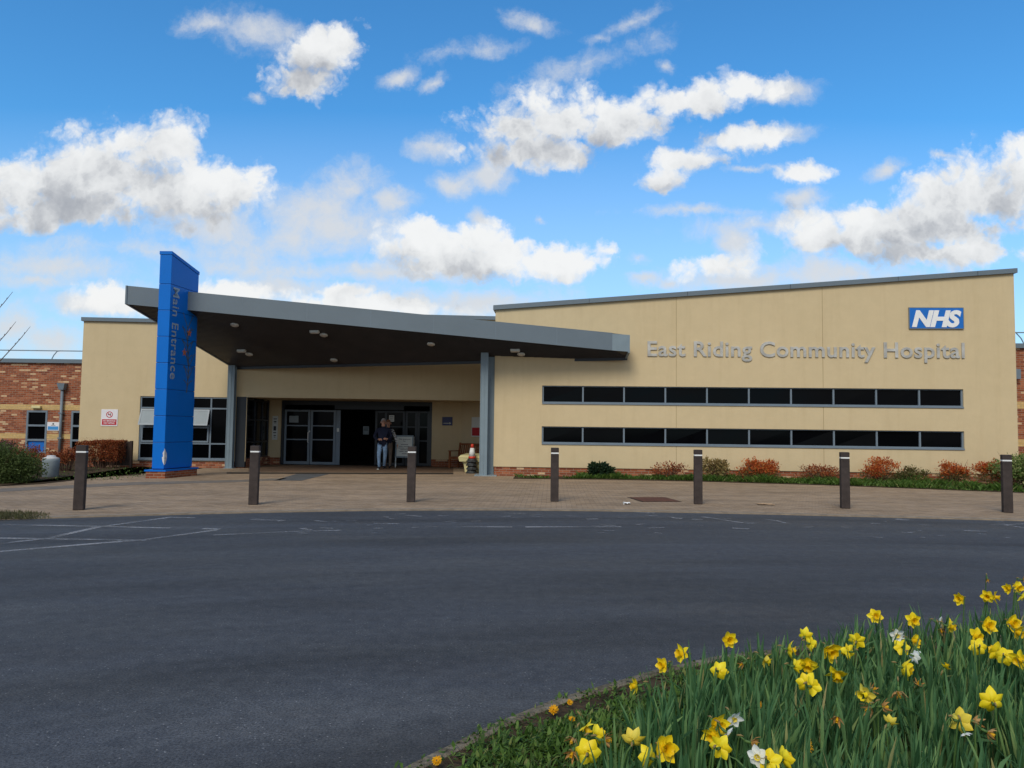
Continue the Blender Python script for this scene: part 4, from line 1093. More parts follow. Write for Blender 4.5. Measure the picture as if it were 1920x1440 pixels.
tag(wo, 'person in beige trousers with a patterned sleeve half hidden behind the man', 'person')
head_bits(wo, Vector((0, -.042, 1.635)), .15, 'brown_hair', False)
wo.location = (-4.50, 28.2, PZ+.006)

# ------------------------------------------------------------------ plants
def leafcloud(mb, rnd, n, centre, rad, size, shell=.55, flat=0, upright=0, zmin=.0, clumps=0, elong=1.8):
    """n small folded leaves in an ellipsoid"""
    cs = []
    for k in range(clumps):
        while True:
            v = Vector((rnd.uniform(-1, 1), rnd.uniform(-1, 1), rnd.uniform(-.6, 1)))
            if .3 < v.length < 1: break
        cs.append(v*.75)
    for k in range(n):
        while True:
            if cs:
                c = rnd.choice(cs); v = c+Vector((rnd.gauss(0, .2), rnd.gauss(0, .2), rnd.gauss(0, .2)))
                if v.length < 1.12: break
            else:
                v = Vector((rnd.uniform(-1, 1), rnd.uniform(-1, 1), rnd.uniform(-1, 1)))
                if shell < v.length < 1: break
        p = Vector((centre[0]+v.x*rad[0], centre[1]+v.y*rad[1], centre[2]+v.z*rad[2]))
        if p.z < zmin: p.z = zmin+rnd.random()*.06
        d = Vector((rnd.gauss(0, 1), rnd.gauss(0, 1), rnd.gauss(0, 1)+upright)); d = (d.normalized()*.8+v*.4).normalized()
        s = d.cross(Vector((rnd.gauss(0, 1), rnd.gauss(0, 1), rnd.gauss(0, 1)))).normalized()
        L = size*rnd.uniform(.6, 1.3); w = L/elong/2
        nrm = d.cross(s)*w*.4
        mb.add([p, p+d*L*.5+s*w+nrm, p+d*L, p+d*L*.5-s*w+nrm], [(0, 1, 2), (0, 2, 3)])
def twigs(mb, rnd, base, centre, rad, n, r=.008):
    for k in range(n):
        a = rnd.uniform(0, 2*math.pi); q = rnd.uniform(.3, 1)
        e = Vector((centre[0]+rad[0]*q*math.cos(a), centre[1]+rad[1]*q*math.sin(a), centre[2]+rad[2]*rnd.uniform(-.2, .95)))
        b = Vector(base)+Vector((math.cos(a)*rad[0]*.25, math.sin(a)*rad[1]*.25, 0)); mdl = b.lerp(e, .5)+Vector((rnd.gauss(0, .03), rnd.gauss(0, .03), .05))
        mb.tube([b, mdl, e], [r, r*.7, r*.3], 5)
def shrub(lab, cat, x, y, rx, ry, h, leaf_, n, size, seed, group=None, clumps=10, tw=22, name='shrub', z0=.03, upright=.5, low=None, dome=False):
    rnd = random.Random(seed)
    t = thing(name, lab, cat, (x, y, z0), 0, group)
    mb = MB(); leafcloud(mb, rnd, n, (0, 0, h*(.3 if dome else .55)), (rx, ry, h*(.72 if dome else .5)), size, .2, 0, upright, .02, clumps)
    mb.build('foliage', leaf_, t)
    mb = MB(); twigs(mb, rnd, (0, 0, 0), (0, 0, h*.55), (rx*.9, ry*.9, h*.55), tw); mb.build('twigs', 'twig', t)
    if low:
        mb = MB(); leafcloud(mb, rnd, int(n*.5), (0, -.05, h*.28), (rx*1.05, ry, h*.26), size, .1, 0, 1.2, .01, 0, 3); mb.build('lower_foliage', low, t)
    return t
# soil beds
bedL = [(-60, 915), (0, 911), (75, 907), (130, 901), (200, 893), (262, 890), (276, 881), (280, 872)]
pts = [gp(x, y, PZ+.012) for x, y in bedL]
pts = pts + [Vector((-10.6, 26.6, PZ+.012)), Vector((-15.1, 26.5, PZ+.012)), Vector((-15.1, 30.9, PZ+.012)), Vector((-26, 30.9, PZ+.012)), Vector((-26, 20, PZ+.012))]
struct('shrub_bed', MB().poly([tuple(p) for p in pts]), 'soil')
st_px = [(962, 897), (1060, 898), (1130, 898.5), (1300, 902), (1540, 909), (1700, 915), (1850, 921), (1935, 924)]
pts = [gp(x, y, PZ+.012) for x, y in st_px] + [Vector((*F1(16.5, -.02), PZ+.012)), Vector((*F1(.7, -.02), PZ+.012))]
struct('planting_strip', MB().poly([tuple(p) for p in pts]), 'soil')
# weeds in the strip and in the left bed: nobody could count them
rnd = random.Random(11); wd_ = MB()
for k in range(16000):
    s = rnd.random()**.9; x = 966+s*954
    yf = next(b+(d-b)*(x-a)/(c-a) for (a, b), (c, d) in zip(st_px, st_px[1:]) if x <= c)-.3
    q = gp(x, yf, PZ); back = F1((q.x+.56)/.998, .05)
    t_ = rnd.random()**1.4-.1*rnd.random(); px_, py2 = q.x+rnd.uniform(-.05, .05), q.y*(1-t_)+back[1]*t_
    nn_ = noise.noise(Vector((px_*1.1, py2*1.6, 0)))
    if rnd.random() > .62+1.5*nn_+(-.25 if x < 1090 else 0)+(.1 if x > 1290 else 0): continue
    hgt = rnd.uniform(.05, .17)*(1+1.1*nn_+.8*noise.noise(Vector((px_*3, 3, 0))))*(.7 if x < 1090 else 1)
    a = rnd.uniform(0, 6.28); d = Vector((math.cos(a)*.5, math.sin(a)*.5, 1)).normalized(); sd = Vector((-math.sin(a), math.cos(a), 0))*rnd.uniform(.006, .03)
    p_ = Vector((px_, py2, PZ)); wd_.add([p_, p_+d*hgt*.55+sd, p_+d*hgt+Vector((math.cos(a), math.sin(a), 0))*hgt*.3, p_+d*hgt*.55-sd], [(0, 1, 2), (0, 2, 3)])
tag(wd_.build('weeds', 'weed_leaf'), 'low green weeds growing along the foot of the cream hall', 'weeds', kind='stuff')
wd_ = MB()
for k in range(650):
    q = gp(rnd.uniform(80, 285), rnd.uniform(876, 901), PZ)
    if q.y < 20.2+.0*q.x or (q.x > -10.4 and q.y < 24): continue
    hgt = rnd.uniform(.02, .07)
    a = rnd.uniform(0, 6.28); d = Vector((math.cos(a)*.6, math.sin(a)*.6, 1)).normalized(); sd = Vector((-math.sin(a), math.cos(a), 0))*rnd.uniform(.008, .02)
    wd_.add([q, q+d*hgt*.55+sd, q+d*hgt, q+d*hgt*.55-sd], [(0, 1, 2), (0, 2, 3)])
tag(wd_.build('weeds', 'weed_leaf'), 'thin weeds in the soil bed between hedge and pylon', 'weeds', kind='stuff')

def strip_pt(px, out): q = gp(px, 900, PZ); a = q.x+.56; return F1(a+.1, out)
SH = [(1127, .55, .24, .36, 'dark_leaf', 700, .09, 'small dark green rounded shrub at the thin left end of the planting strip', 0, None),
      (1250, .45, .42, .40, 'rust_leaf', 190, .06, 'sparse rusty twiggy shrub right of the small dark green one', 40, None),
      (1336, .6, .28, .56, 'dry_leaf', 420, .09, 'dry straw coloured tuft beside the middle bollard', 30, None),
      (1410, .5, .40, .52, 'bright_rust_leaf', 900, .065, 'bright orange red shrub right of the straw coloured tuft', 24, 'olive_leaf'),
      (1514, .55, .52, .38, 'rust_leaf', 360, .06, 'thin olive and rust shrub left of the second bollard from the right', 34, 'olive_leaf'),
      (1610, .5, .40, .56, 'bright_rust_leaf', 520, .06, 'orange tipped shrub close on the right of the second bollard from the right', 30, 'olive_leaf'),
      (1655, .6, .34, .40, 'olive_leaf', 500, .06, 'low olive green shrub touching the orange tipped one', 20, 'weed_leaf'),
      (1722, .55, .30, .56, 'bright_rust_leaf', 620, .06, 'narrow red brown shrub standing alone before the tan gap', 30, 'olive_leaf'),
      (1796, .85, .62, .60, 'bright_rust_leaf', 1300, .065, 'broad orange red shrub below the right end of the ribbon windows', 26, 'olive_leaf'),
      (1846, 1.15, .50, .56, 'bright_rust_leaf', 900, .065, 'dark red shrub merging into the pale variegated bush', 26, 'olive_leaf')]
for i, (px, out, rx, h, mt, n, sz, lab, tw, low) in enumerate(SH):
    x, y = strip_pt(px, out)
    shrub(lab, 'shrub', x, y, rx*1.6, min(rx*1.2, .48), h*1.26, mt, int(n*2.6), sz*1.1, 100+i, 'shrubs along the cream hall', 9, tw, low=low)
shrub('pale green variegated bush at the right edge of the picture', 'bush', 14.85, 22.2, 1.0, .65, .95, 'variegated_leaf', 6500, .075, 140, None, 22, 30, 'bush')
# left bed
shrub('large dark green spreading juniper bush at the left edge', 'bush', -12.95, 19.3, 1.15, .85, .98, 'juniper_leaf', 30000, .055, 150, None, 90, 40, 'bush', upright=.3, dome=True)
shrub('red brown shrub behind the litter bin', 'shrub', -13.95, 24.2, .62, .55, .72, 'rust_leaf', 2300, .055, 151, 'red shrubs left of the hedge', 16, 50)
shrub('red brown shrub between the litter bin and the purple heather', 'shrub', -15.4, 24.6, .6, .55, .75, 'rust_leaf', 2000, .055, 152, 'red shrubs left of the hedge', 16, 50)
shrub('purple heather shrub under the brick wing windows', 'shrub', -17.6, 26.6, 1.1, .7, .86, 'heather_leaf', 3200, .055, 153, None, 24, 50)
shrub('purple grey heather shrub at the far left of the brick wing', 'shrub', -19.4, 26.8, 1.1, .7, .84, 'heather_leaf', 2600, .055, 154, None, 24, 40)
# clipped hedge with a dark timber screen at its back
t = thing('clipped_hedge', 'square clipped red brown hedge in front of the cream block', 'hedge', (-13.55, 26.0, .03))
rnd = random.Random(77); mb = MB()
for k in range(6800):
    p_ = Vector((rnd.uniform(-.95, .45), rnd.uniform(-.35, .35), rnd.uniform(.22, .92)))
    f = rnd.random()
    if f < .45: p_.y = -.35+abs(rnd.gauss(0, .06))
    elif f < .7: p_.z = .92-abs(rnd.gauss(0, .05))
    elif f < .8: p_.x = .45-abs(rnd.gauss(0, .04))
    if p_.x < -.4 and p_.z > .86+.1*noise.noise(p_*3): p_.z -= .1
    if p_.z < .35 and rnd.random() < .5: continue
    d = Vector((rnd.gauss(0, 1), rnd.gauss(0, 1)-.5, rnd.gauss(0, 1)+.6)).normalized(); s = d.cross(Vector((rnd.gauss(0, 1), rnd.gauss(0, 1), rnd.gauss(0, 1)))).normalized(); L = rnd.uniform(.03, .07)
    mb.add([p_, p_+d*L*.5+s*L*.3, p_+d*L, p_+d*L*.5-s*L*.3], [(0, 1, 2), (0, 2, 3)])
for k in range(40):
    p_ = Vector((rnd.uniform(-.9, .45), rnd.uniform(-.3, .2), .9)); d = Vector((rnd.gauss(0, .4), rnd.gauss(0, .3), 1)).normalized()
    for q in range(5):
        b_ = p_+d*q*.025; s = Vector((rnd.gauss(0, 1), rnd.gauss(0, 1), .3)).normalized()*.04; w_ = Vector((-s.y, s.x, 0))*.3
        mb.add([b_, b_+s*.5+w_, b_+s, b_+s*.5-w_], [(0, 1, 2), (0, 2, 3)])
mb.build('foliage', 'rust_leaf', t)
mb = MB(); twigs(mb, rnd, (-.25, 0, 0), (-.25, 0, .5), (.6, .28, .4), 70, .009)
for k in range(60):
    x = rnd.uniform(-.9, .42); y = rnd.uniform(-.3, .3); mb.tube([(x*.8, y, 0), (x, y, .4), (x+rnd.gauss(0, .06), y, .85)], [.008, .006, .003], 5)
mb.build('twigs', 'twig', t)
t = thing('timber_screen', 'low dark timber screen at the right end of the clipped hedge', 'screen', (-13.02, 26.28, .03))
b = MB()
for k in range(8): b.box(-.95+k*.125, -.95+k*.125+.118, 0, .03, .08, .90)
b.build('boards', 'dark_timber', t)
MB().box(.05, .12, -.03, .06, 0, .915).build('post', 'dark_timber', t); MB().box(-.96, .05, -.012, 0, .82, .9).build('rail', 'dark_timber', t)
# grassy lump of kerb at the road edge, far left
gk = MB(); rnd = random.Random(5)
for k in range(2200):
    x = rnd.uniform(-60, 95); y = 968+rnd.uniform(-6, 6)-x*.01
    if x > 40 and rnd.random() < (x-40)/60: continue
    q = gp(x, y, .02); h_ = rnd.uniform(.02, .10)*(1-.5*max(0, x)/95); a = rnd.uniform(0, 6.28); s = Vector((math.cos(a), math.sin(a), 0))*.008
    gk.add([q-s, q+s, q+Vector((rnd.gauss(0, .03), rnd.gauss(0, .03), h_))], [(0, 1, 2)])
tag(gk.build('verge_grass', 'moss_leaf'), 'dry mossy grass on the kerb at the far left of the road edge', 'grass', kind='stuff')

# bare tree just outside the left of the frame: only twig ends reach in
def bare_tree():
    t = thing('bare_tree', 'bare young tree whose twigs reach in at the left edge against the sky', 'tree', (-14.8, 19.0, .03))
    rnd = random.Random(21)
    tr = MB(); tr.tube([(0, 0, 0), (.03, .02, 1.2), (-.02, 0, 2.4), (.05, .03, 3.5), (.0, 0, 4.6)], [.075, .065, .05, .034, .012], 10); tr.build('trunk', 'bark', t, True)
    cr = MB()
    def br(p, d, L, r, lv):
        pts = [p]; rs = [r]; n = 6; cur = d.normalized()
        for k in range(n):
            cur = (cur+Vector((rnd.gauss(0, .10), rnd.gauss(0, .10), .06+rnd.gauss(0, .06)))).normalized()
            pts.append(pts[-1]+cur*L/n); rs.append(r*(1-(k+1)/n*.75))
            if lv and k > 0 and rnd.random() < .75:
                sd = Vector((rnd.gauss(0, 1), rnd.gauss(0, 1), .5)).normalized(); br(pts[-1], (cur+sd*.8), L*rnd.uniform(.35, .55), rs[-1]*.65, lv-1)
        cr.tube(pts, rs, 5)
    for k in range(13):
        z = 1.6+k*.22; a = k*2.4
        br(Vector((.0, .0, z)), Vector((math.cos(a), math.sin(a), .75)), rnd.uniform(.9, 1.5), .02, 1)
    # limbs whose tips enter the picture
    M0 = Vector((-14.8, 19.0, .03))
    for tip, zb in (((24, 547), 2.6), ((30, 603), 2.2), ((57, 612), 2.0)):
        e = atY(*tip, 19.0)-M0; e2 = atY(tip[0]-58, tip[1]+66, 19.05)-M0; b_ = Vector((.0, 0, zb)); 
        mid = [b_.lerp(e2, .5)+Vector((0, 0, .02)), e2, e2.lerp(e, .4)+Vector((.0, 0, -.02)), e2.lerp(e, .7)+Vector((.01, 0, -.012)), e]
        cr.tube([b_]+mid, [.022, .016, .012, .010, .008, .004], 6)
        for q in (.3, .5, .62, .8): 
            c_ = e2.lerp(e, q); cr.tube([c_, c_+Vector((.015*(1 if q > .4 else -1), .0, .035))], [.008, .003], 5)
    cr.build('crown', 'twig', t)
bare_tree()

# ------------------------------------------------------------------ flower bed
KERB = [(-1.5, .2), (-1.25, 1.6), (-.95, 2.6), (-.62, 3.16), (-.38, 3.5), (-.23, 3.7), (-.06, 3.93), (.25, 4.27), (.58, 4.54), (.94, 4.84), (1.34, 5.1), (2.2, 5.45), (3.2, 5.72), (4.2, 5.88), (5.5, 6.0), (8, 6.0)]
def offs(poly, d):
    out = []
    for i, p in enumerate(poly):
        a = Vector(poly[max(0, i-1)]); b = Vector(poly[min(len(poly)-1, i+1)]); t = (b-a).normalized(); n = Vector((t.y, -t.x)); out.append(Vector(p)+n*d)
    return out
kb = MB(); prof = [(0, .0), (0, .035), (.012, .046), (.062, .048), (.075, .04), (.075, .0)]
rows = [[(*p, z) for p in offs(KERB, d)] for d, z in prof]
nK = len(KERB)
kb.add([v for r in rows for v in [(a.x, a.y, z) if hasattr(a, 'x') else (a, b, z) for a, b, z in r]], [(j*nK+i, (j+1)*nK+i, (j+1)*nK+i+1, j*nK+i+1) for j in range(len(prof)-1) for i in range(nK-1)])
struct('kerb', kb, 'mossy_kerb')
bedm = MB(); bedm.poly([(p.x, p.y, .035) for p in offs(KERB, .07)][::-1] + [(-1.4, .1, .035), (8, .1, .035)])
struct('flower_bed', bedm, 'soil')
def kerb_y(x):
    for (a, b), (c, d) in zip(KERB, KERB[1:]):
        if a <= x <= c: return b+(d-b)*(x-a)/(c-a)
    return 6.0 if x > 0 else 0
def kerb_dist(x, y):
    return min(((Vector((a, b))-Vector((x, y))).length) if False else seg_d(Vector((x, y)), Vector((a, b)), Vector((c, d))) for (a, b), (c, d) in zip(KERB, KERB[1:]))
def seg_d(p, a, b):
    t = max(0, min(1, (p-a).dot(b-a)/(b-a).length_squared)); return (p-a-(b-a)*t).length
# green weeds and short grass on the open left part of the bed
rnd = random.Random(31); gw = MB()
for k in range(75000):
    x = rnd.uniform(-1.0, 2.2); y = rnd.uniform(2.4, 5.6)
    if y > kerb_y(x)-(.02 if rnd.random() < .93 else -.04): continue
    kd = kerb_dist(x, y)
    if x > .55+(y-2.6)*.42 and rnd.random() < .55: continue
    patch = noise.noise(Vector((x*2.3, y*2.3, 4)))
    if kd < .2 and rnd.random() > .42+patch*1.1: continue
    if patch < -.4 and rnd.random() < .5: continue
    if math.hypot(x-.72, y-4.45) < .22 and rnd.random() < .8: continue
    hgt = rnd.uniform(.02, .06)*(1+.7*patch)
    if kd < .14: hgt *= .6
    a = rnd.uniform(0, 6.28); lean = rnd.uniform(.3, 2.2)
    d = Vector((math.cos(a)*lean, math.sin(a)*lean, 1)).normalized(); w = rnd.uniform(.002, .011); sd = Vector((-math.sin(a), math.cos(a), 0))*w
    b = Vector((x, y, .035)); L = hgt*1.5
    e = b+d*L; e.z -= lean*.15*L
    gw.add([b-sd*.3, b+sd*.3, b+d*L*.55+sd, e, b+d*L*.55-sd], [(0, 1, 2, 4), (2, 3, 4)])
tag(gw.build('bed_weeds', 'weed_leaf'), 'short green weeds and grass between the kerb and the daffodil leaves', 'weeds', kind='stuff')

FL = [
 # along the kerb, left part of the bed
 (1280, 1227, 'y', -70, 15, 'yellow daffodil facing left over the asphalt, upper of the pair nearest the kerb', 1.05), (1245, 1247, 'y', -55, 5, 'yellow daffodil facing left over the kerb, lower of the pair nearest it', .9),
 (1194, 1286, 'y', -85, -5, 'yellow daffodil on an arching stem nodding left against the kerb', .85), (1347, 1258, 'y', 150, -10, 'yellow daffodil seen from behind just right of the pair over the kerb', .95),
 (1038, 1332, 'o', 0, 55, 'dandelion lying against the kerb, larger one of two', 1.15), (1068, 1317, 'o', 20, 40, 'tiny dandelion by the kerb right of a larger one', .7), (1072, 1349, 'o', 0, 60, 'small dandelion in the weeds just below the kerb', .8),
 (819, 1427, 'o', 0, 50, 'dandelion alone in the lower left tip of the bed', 1.0),
 (1187, 1389, 'p', 165, 15, 'pale yellow daffodil seen from behind with its stem crossing the petals', 1.0),
 (1097, 1362, 'y', 60, -50, 'yellow daffodil drooping at the top of the lower left cluster', .95), (1117, 1378, 'y', 120, 5, 'yellow daffodil turned right in the middle of the lower left cluster', 1.0),
 (1134, 1388, 'd', 80, 0, 'faded orange daffodil at the right side of the lower left cluster', .9), (1102, 1413, 'y', 170, 0, 'large yellow daffodil with its back turned, lowest of the lower left cluster', 1.25),
 (1075, 1384, 'd', -40, -40, 'shrivelled orange flower head left of the lower left cluster, upper one', .75), (1073, 1411, 'd', -20, -20, 'shrivelled orange flower head left of the lower left cluster, lower one', .75),
 (1243, 1403, 'y', 25, 15, 'big yellow daffodil with a wide trumpet facing the viewer near the bottom edge', 1.3), (1219, 1421, 'y', -150, -5, 'yellow daffodil seen from behind touching the big wide trumpet one', 1.05),
 (1343, 1358, 'y', 20, 0, 'yellow double daffodil at the top of the cluster beside two white ones', 1.1), (1338, 1376, 'y', -40, -20, 'yellow daffodil turned left in the cluster beside two white ones', .95), (1350, 1402, 'y', 140, -5, 'yellow daffodil with its back turned, lowest beside two white ones', 1.05),
 (1375, 1347, 'w', 20, -15, 'white daffodil with a yellow eye right of the yellow double one', .85), (1363, 1374, 'w', 60, -30, 'white daffodil drooping low right of the yellow double one', .75),
 (1409, 1393, 'd', 70, -10, 'tan papery withered daffodil above the lowest white one', .75), (1421, 1419, 'w', -30, 10, 'white daffodil lowest of all, near the bottom edge', .95),
 (1441, 1428, 'y', 150, -20, 'yellow daffodil cut by the bottom edge right of the lowest white one', 1.1), (1469, 1424, 'y', 110, 10, 'yellow daffodil turned right at the bottom edge, rightmost of its pair', .95),
 (1512, 1398, 'o', 10, 35, 'large ragged dandelion among tall leaves near the bottom edge', 1.35), (1424, 1321, 'o', 0, 30, 'small dandelion on a thin stalk among the leaves left of centre in the bed', .75),
 # front row against the asphalt
 (1366, 1199, 'y', 5, 5, 'lone yellow star faced daffodil standing out against the asphalt, leftmost of the tall ones', 1.0), (1433, 1236, 'p', 60, -20, 'pale yellow daffodil nodding right below the leaf tips', .9),
 (1392, 1245, 'd', -60, -10, 'small withered yellow bud low at the leaf edge', .5), (1478, 1218, 'y', 75, -5, 'yellow daffodil turned right at the leaf tips, left of a stacked pair', 1.05),
 (1509, 1193, 'y', 140, 20, 'yellow daffodil turned away, upper of a stacked pair at the leaf tips', .9), (1519, 1207, 'y', 110, -10, 'yellow daffodil turned away, lower of a stacked pair at the leaf tips', .85),
 (1490, 1249, 'y', 100, 0, 'narrow yellow daffodil seen from the side below the stacked pair', .8), (1516, 1245, 'y', -30, -30, 'yellow daffodil nodding with outswept petals below the stacked pair', 1.05),
 (1554, 1219, 'y', 15, -15, 'full double golden daffodil facing the viewer in the middle of the bed', 1.3), (1512, 1281, 'y', 160, 0, 'yellow daffodil from behind, left one of a touching pair', 1.0), (1522, 1287, 'y', 120, -10, 'yellow daffodil from behind, right one of a touching pair', .95),
 (1570, 1262, 'y', -15, -50, 'yellow daffodil bowing down below the full double golden one', 1.1), (1592, 1222, 'y', -150, -10, 'yellow daffodil turned away, lower left one of a trio of two heights', 1.0), (1606, 1202, 'y', 150, 15, 'yellow daffodil turned away, upper right one with petals spread', 1.0),
 (1641, 1156, 'y', -10, 20, 'yellow daffodil high on the asphalt left of another lone one', 1.0), (1711, 1163, 'y', 0, 5, 'golden star faced daffodil high on the asphalt above the white ones', 1.0),
 (1681, 1191, 'w', 0, -5, 'white daffodil facing the viewer at the leaf tips', .95), (1712, 1201, 'y', 40, 5, 'yellow daffodil just right of the white one at the leaf tips', .95), (1691, 1214, 'y', 170, -25, 'yellow daffodil hanging under the white one at the leaf tips', .95), (1713, 1230, 'w', 100, -20, 'white daffodil sunk among the leaves, side on', .8),
 (1761, 1166, 'w', 50, 5, 'small white daffodil above a withered orange head', .75), (1763, 1180, 'd', 0, -40, 'withered orange head right under a small white daffodil', .7), (1779, 1174, 'y', 45, -5, 'yellow daffodil right beside the small white one', 1.0),
 (1693, 1252, 'y', 85, -15, 'yellow daffodil with an orange trumpet pointing right, deep in the leaves', 1.15), (1624, 1302, 'p', -60, -10, 'torn pale yellow daffodil beside a brown withered one', .95), (1634, 1293, 'd', 50, 30, 'brown withered head touching the torn pale yellow daffodil', .7),
 (1685, 1297, 'd', -20, -60, 'brown withered head hanging below the orange trumpet daffodil', .9), (1632, 1328, 'd', -70, -20, 'tan withered daffodil lying across leaves, left of two', .8), (1654, 1325, 'd', 85, 0, 'tan withered daffodil lying across leaves, right of two', .8),
 (1570, 1346, 'd', -30, -30, 'orange withered head low among the leaves in the middle of the bed', .75), (1721, 1283, 'd', 10, 60, 'papery tan bud standing upright among the leaves', .6), (1668, 1355, 'p', 130, 30, 'half closed pale yellow daffodil low among the leaves', .65), (1773, 1252, 'y', 100, 60, 'half closed yellow daffodil standing upright in dense leaves', .6),
 # far right
 (1801, 1123, 'y', -65, 5, 'yellow daffodil facing left on a bare stem against the asphalt', .95), (1852, 1118, 'y', -40, -5, 'yellow daffodil facing left, left one of a high twin', .95), (1864, 1119, 'y', 55, -5, 'yellow daffodil facing right, right one of a high twin', .95),
 (1852, 1087, 'd', -20, -30, 'small brown withered head on the tallest bare stem', .45), (1892, 1104, 'y', -75, 5, 'yellow daffodil facing left in the highest cluster at the right edge', .9), (1908, 1101, 'y', 5, 0, 'golden daffodil facing the viewer in the highest cluster at the right edge', 1.0), (1915, 1117, 'y', 60, -30, 'yellow daffodil drooping below the golden one in the highest cluster', .9), (1919, 1087, 'd', 30, 10, 'orange faded daffodil cut by the right edge above the highest cluster', .8),
 (1850, 1172, 'y', 10, 8, 'yellow star faced daffodil facing the viewer left of the full golden pair', 1.15), (1828, 1193, 'y', 20, 0, 'golden daffodil above a turned away one, left of the star faced one', 1.05), (1834, 1214, 'y', 160, -10, 'yellow daffodil turned away under the golden one', 1.0),
 (1896, 1168, 'y', 10, 5, 'full golden daffodil facing the viewer, upper of the right edge pair', 1.2), (1906, 1184, 'y', 30, -20, 'full golden daffodil, lower of the right edge pair', 1.1), (1872, 1222, 'y', -160, 0, 'broad yellow daffodil from behind, upper one near the right edge', 1.15), (1884, 1231, 'y', 140, -10, 'broad yellow daffodil from behind, lower one near the right edge', 1.05), (1915, 1237, 'y', -70, -10, 'yellow daffodil facing left and cut by the right edge', 1.05),
 (1860, 1317, 'y', 165, 10, 'yellow daffodil from behind, alone above the leaves at lower right', 1.15), (1797, 1352, 'p', 110, -15, 'large pale yellow daffodil turned right beside a small cream bud', 1.2), (1809, 1375, 'w', 20, -60, 'small cream bud hanging under the large pale yellow daffodil', .6), (1828, 1353, 'd', 100, -10, 'faded yellow daffodil side on, right of the large pale one', .8), (1852, 1373, 'd', 60, -20, 'orange withered daffodil lowest at lower right', .85),
]
def head_z(px, py, kd):
    if py < 1130: return .43
    if px < 1300 and kd != 'o': return .33 if py < 1300 else .31
    if kd == 'o': return .26 if px > 1400 else .075
    if kd in 'yp' and py > 1290: return .36
    if kd == 'w' and py > 1330: return .37
    return {'y': .37, 'p': .36, 'w': .36, 'd': .335}[kd]
HP = [gp(f[0], f[1], head_z(*f[:3])) for f in FL if f[2] != 'o']
# daffodil leaves: strap shaped, in clumps
rnd = random.Random(41); dl = MB()
clumps = []
REAR = [(0, 3.1), (.6, 3.5), (.95, 3.85), (1.3, 4.15), (1.95, 4.62), (2.5, 4.85), (3.3, 5.25), (4.5, 5.4), (9, 5.4)]
tries = 0
while len(clumps) < 370 and tries < 20000:
    tries += 1
    y = rnd.uniform(2.0, 5.6); x = rnd.uniform(.2, 5.6)
    if x < .38+(y-2.6)*.37+rnd.gauss(0, .10): continue
    if x > y*.72+.3: continue
    rear = next((b+(d-b)*(x-a)/(c-a) for (a, b), (c, d) in zip(REAR, REAR[1:]) if a <= x < c), 5.4)
    if y > rear+rnd.gauss(0, .09): continue
    if any((x-a)**2+(y-b)**2 < .07**2 for a, b in clumps): continue
    hid = False
    for h in HP:
        u = Vector((h.x, h.y)); L = u.length; u /= L; al = L-(x*u.x+y*u.y); la = abs(x*u.y-y*u.x)
        if -.02 < al < .17 and la < .05: hid = True; break
    if hid: continue
    clumps.append((x, y))
def strap(b, az, lean, L, w, bend, tw):
    """one blade: 7 stations, curved outward"""
    n = 7; pts = []; ang = math.pi/2-lean
    p = Vector(b); dirh = Vector((math.cos(az), math.sin(az), 0)); side0 = Vector((-math.sin(az), math.cos(az), 0))
    vs = []
    for k in range(n):
        t = k/(n-1)
        ww = w*(.75+.35*math.sin(t*2.2))*(1 if t < .8 else max(.12, 1-((t-.8)/.2)**1.6*.9))
        d = dirh*math.cos(ang)+Vector((0, 0, 1))*math.sin(ang)
        sd = (side0*math.cos(tw*t)+d.cross(side0)*math.sin(tw*t)).normalized(); nn = sd.cross(d).normalized()
        vs += [p-sd*ww, p+nn*ww*.35, p+sd*ww]
        p = p+d*L/(n-1); ang -= bend/(n-1)*(.4+1.2*t)
    fs = []
    for k in range(n-1):
        a = k*3; fs += [(a, a+1, a+4, a+3), (a+1, a+2, a+5, a+4)]
    dl.add(vs, fs)
for cx, cy in clumps:
    nb = rnd.randint(14, 30); csz = rnd.uniform(.82, 1.1); flop = rnd.uniform(.12, .4)
    wind = rnd.gauss(.3, .5)
    for k in range(nb):
        az = rnd.uniform(0, 6.28); r = abs(rnd.gauss(0, .035))
        lean = abs(rnd.gauss(0, flop*.6)); L = rnd.uniform(.24, .40)*csz*(1.0 if rnd.random() > .12 else .65)
        if rnd.random() < .35: az = wind
        strap((cx+r*math.cos(az), cy+r*math.sin(az), .03), az, lean, L, rnd.uniform(.0036, .0076), rnd.uniform(.05, .6) if rnd.random() > .08 else 1.9, rnd.gauss(0, .8))
dlo = dl.build('daffodil_leaves', 'daffodil_leaf', None, True)
tag(dlo, 'dense blue green strap leaves of the daffodils filling the roadside bed', 'leaves', kind='stuff')

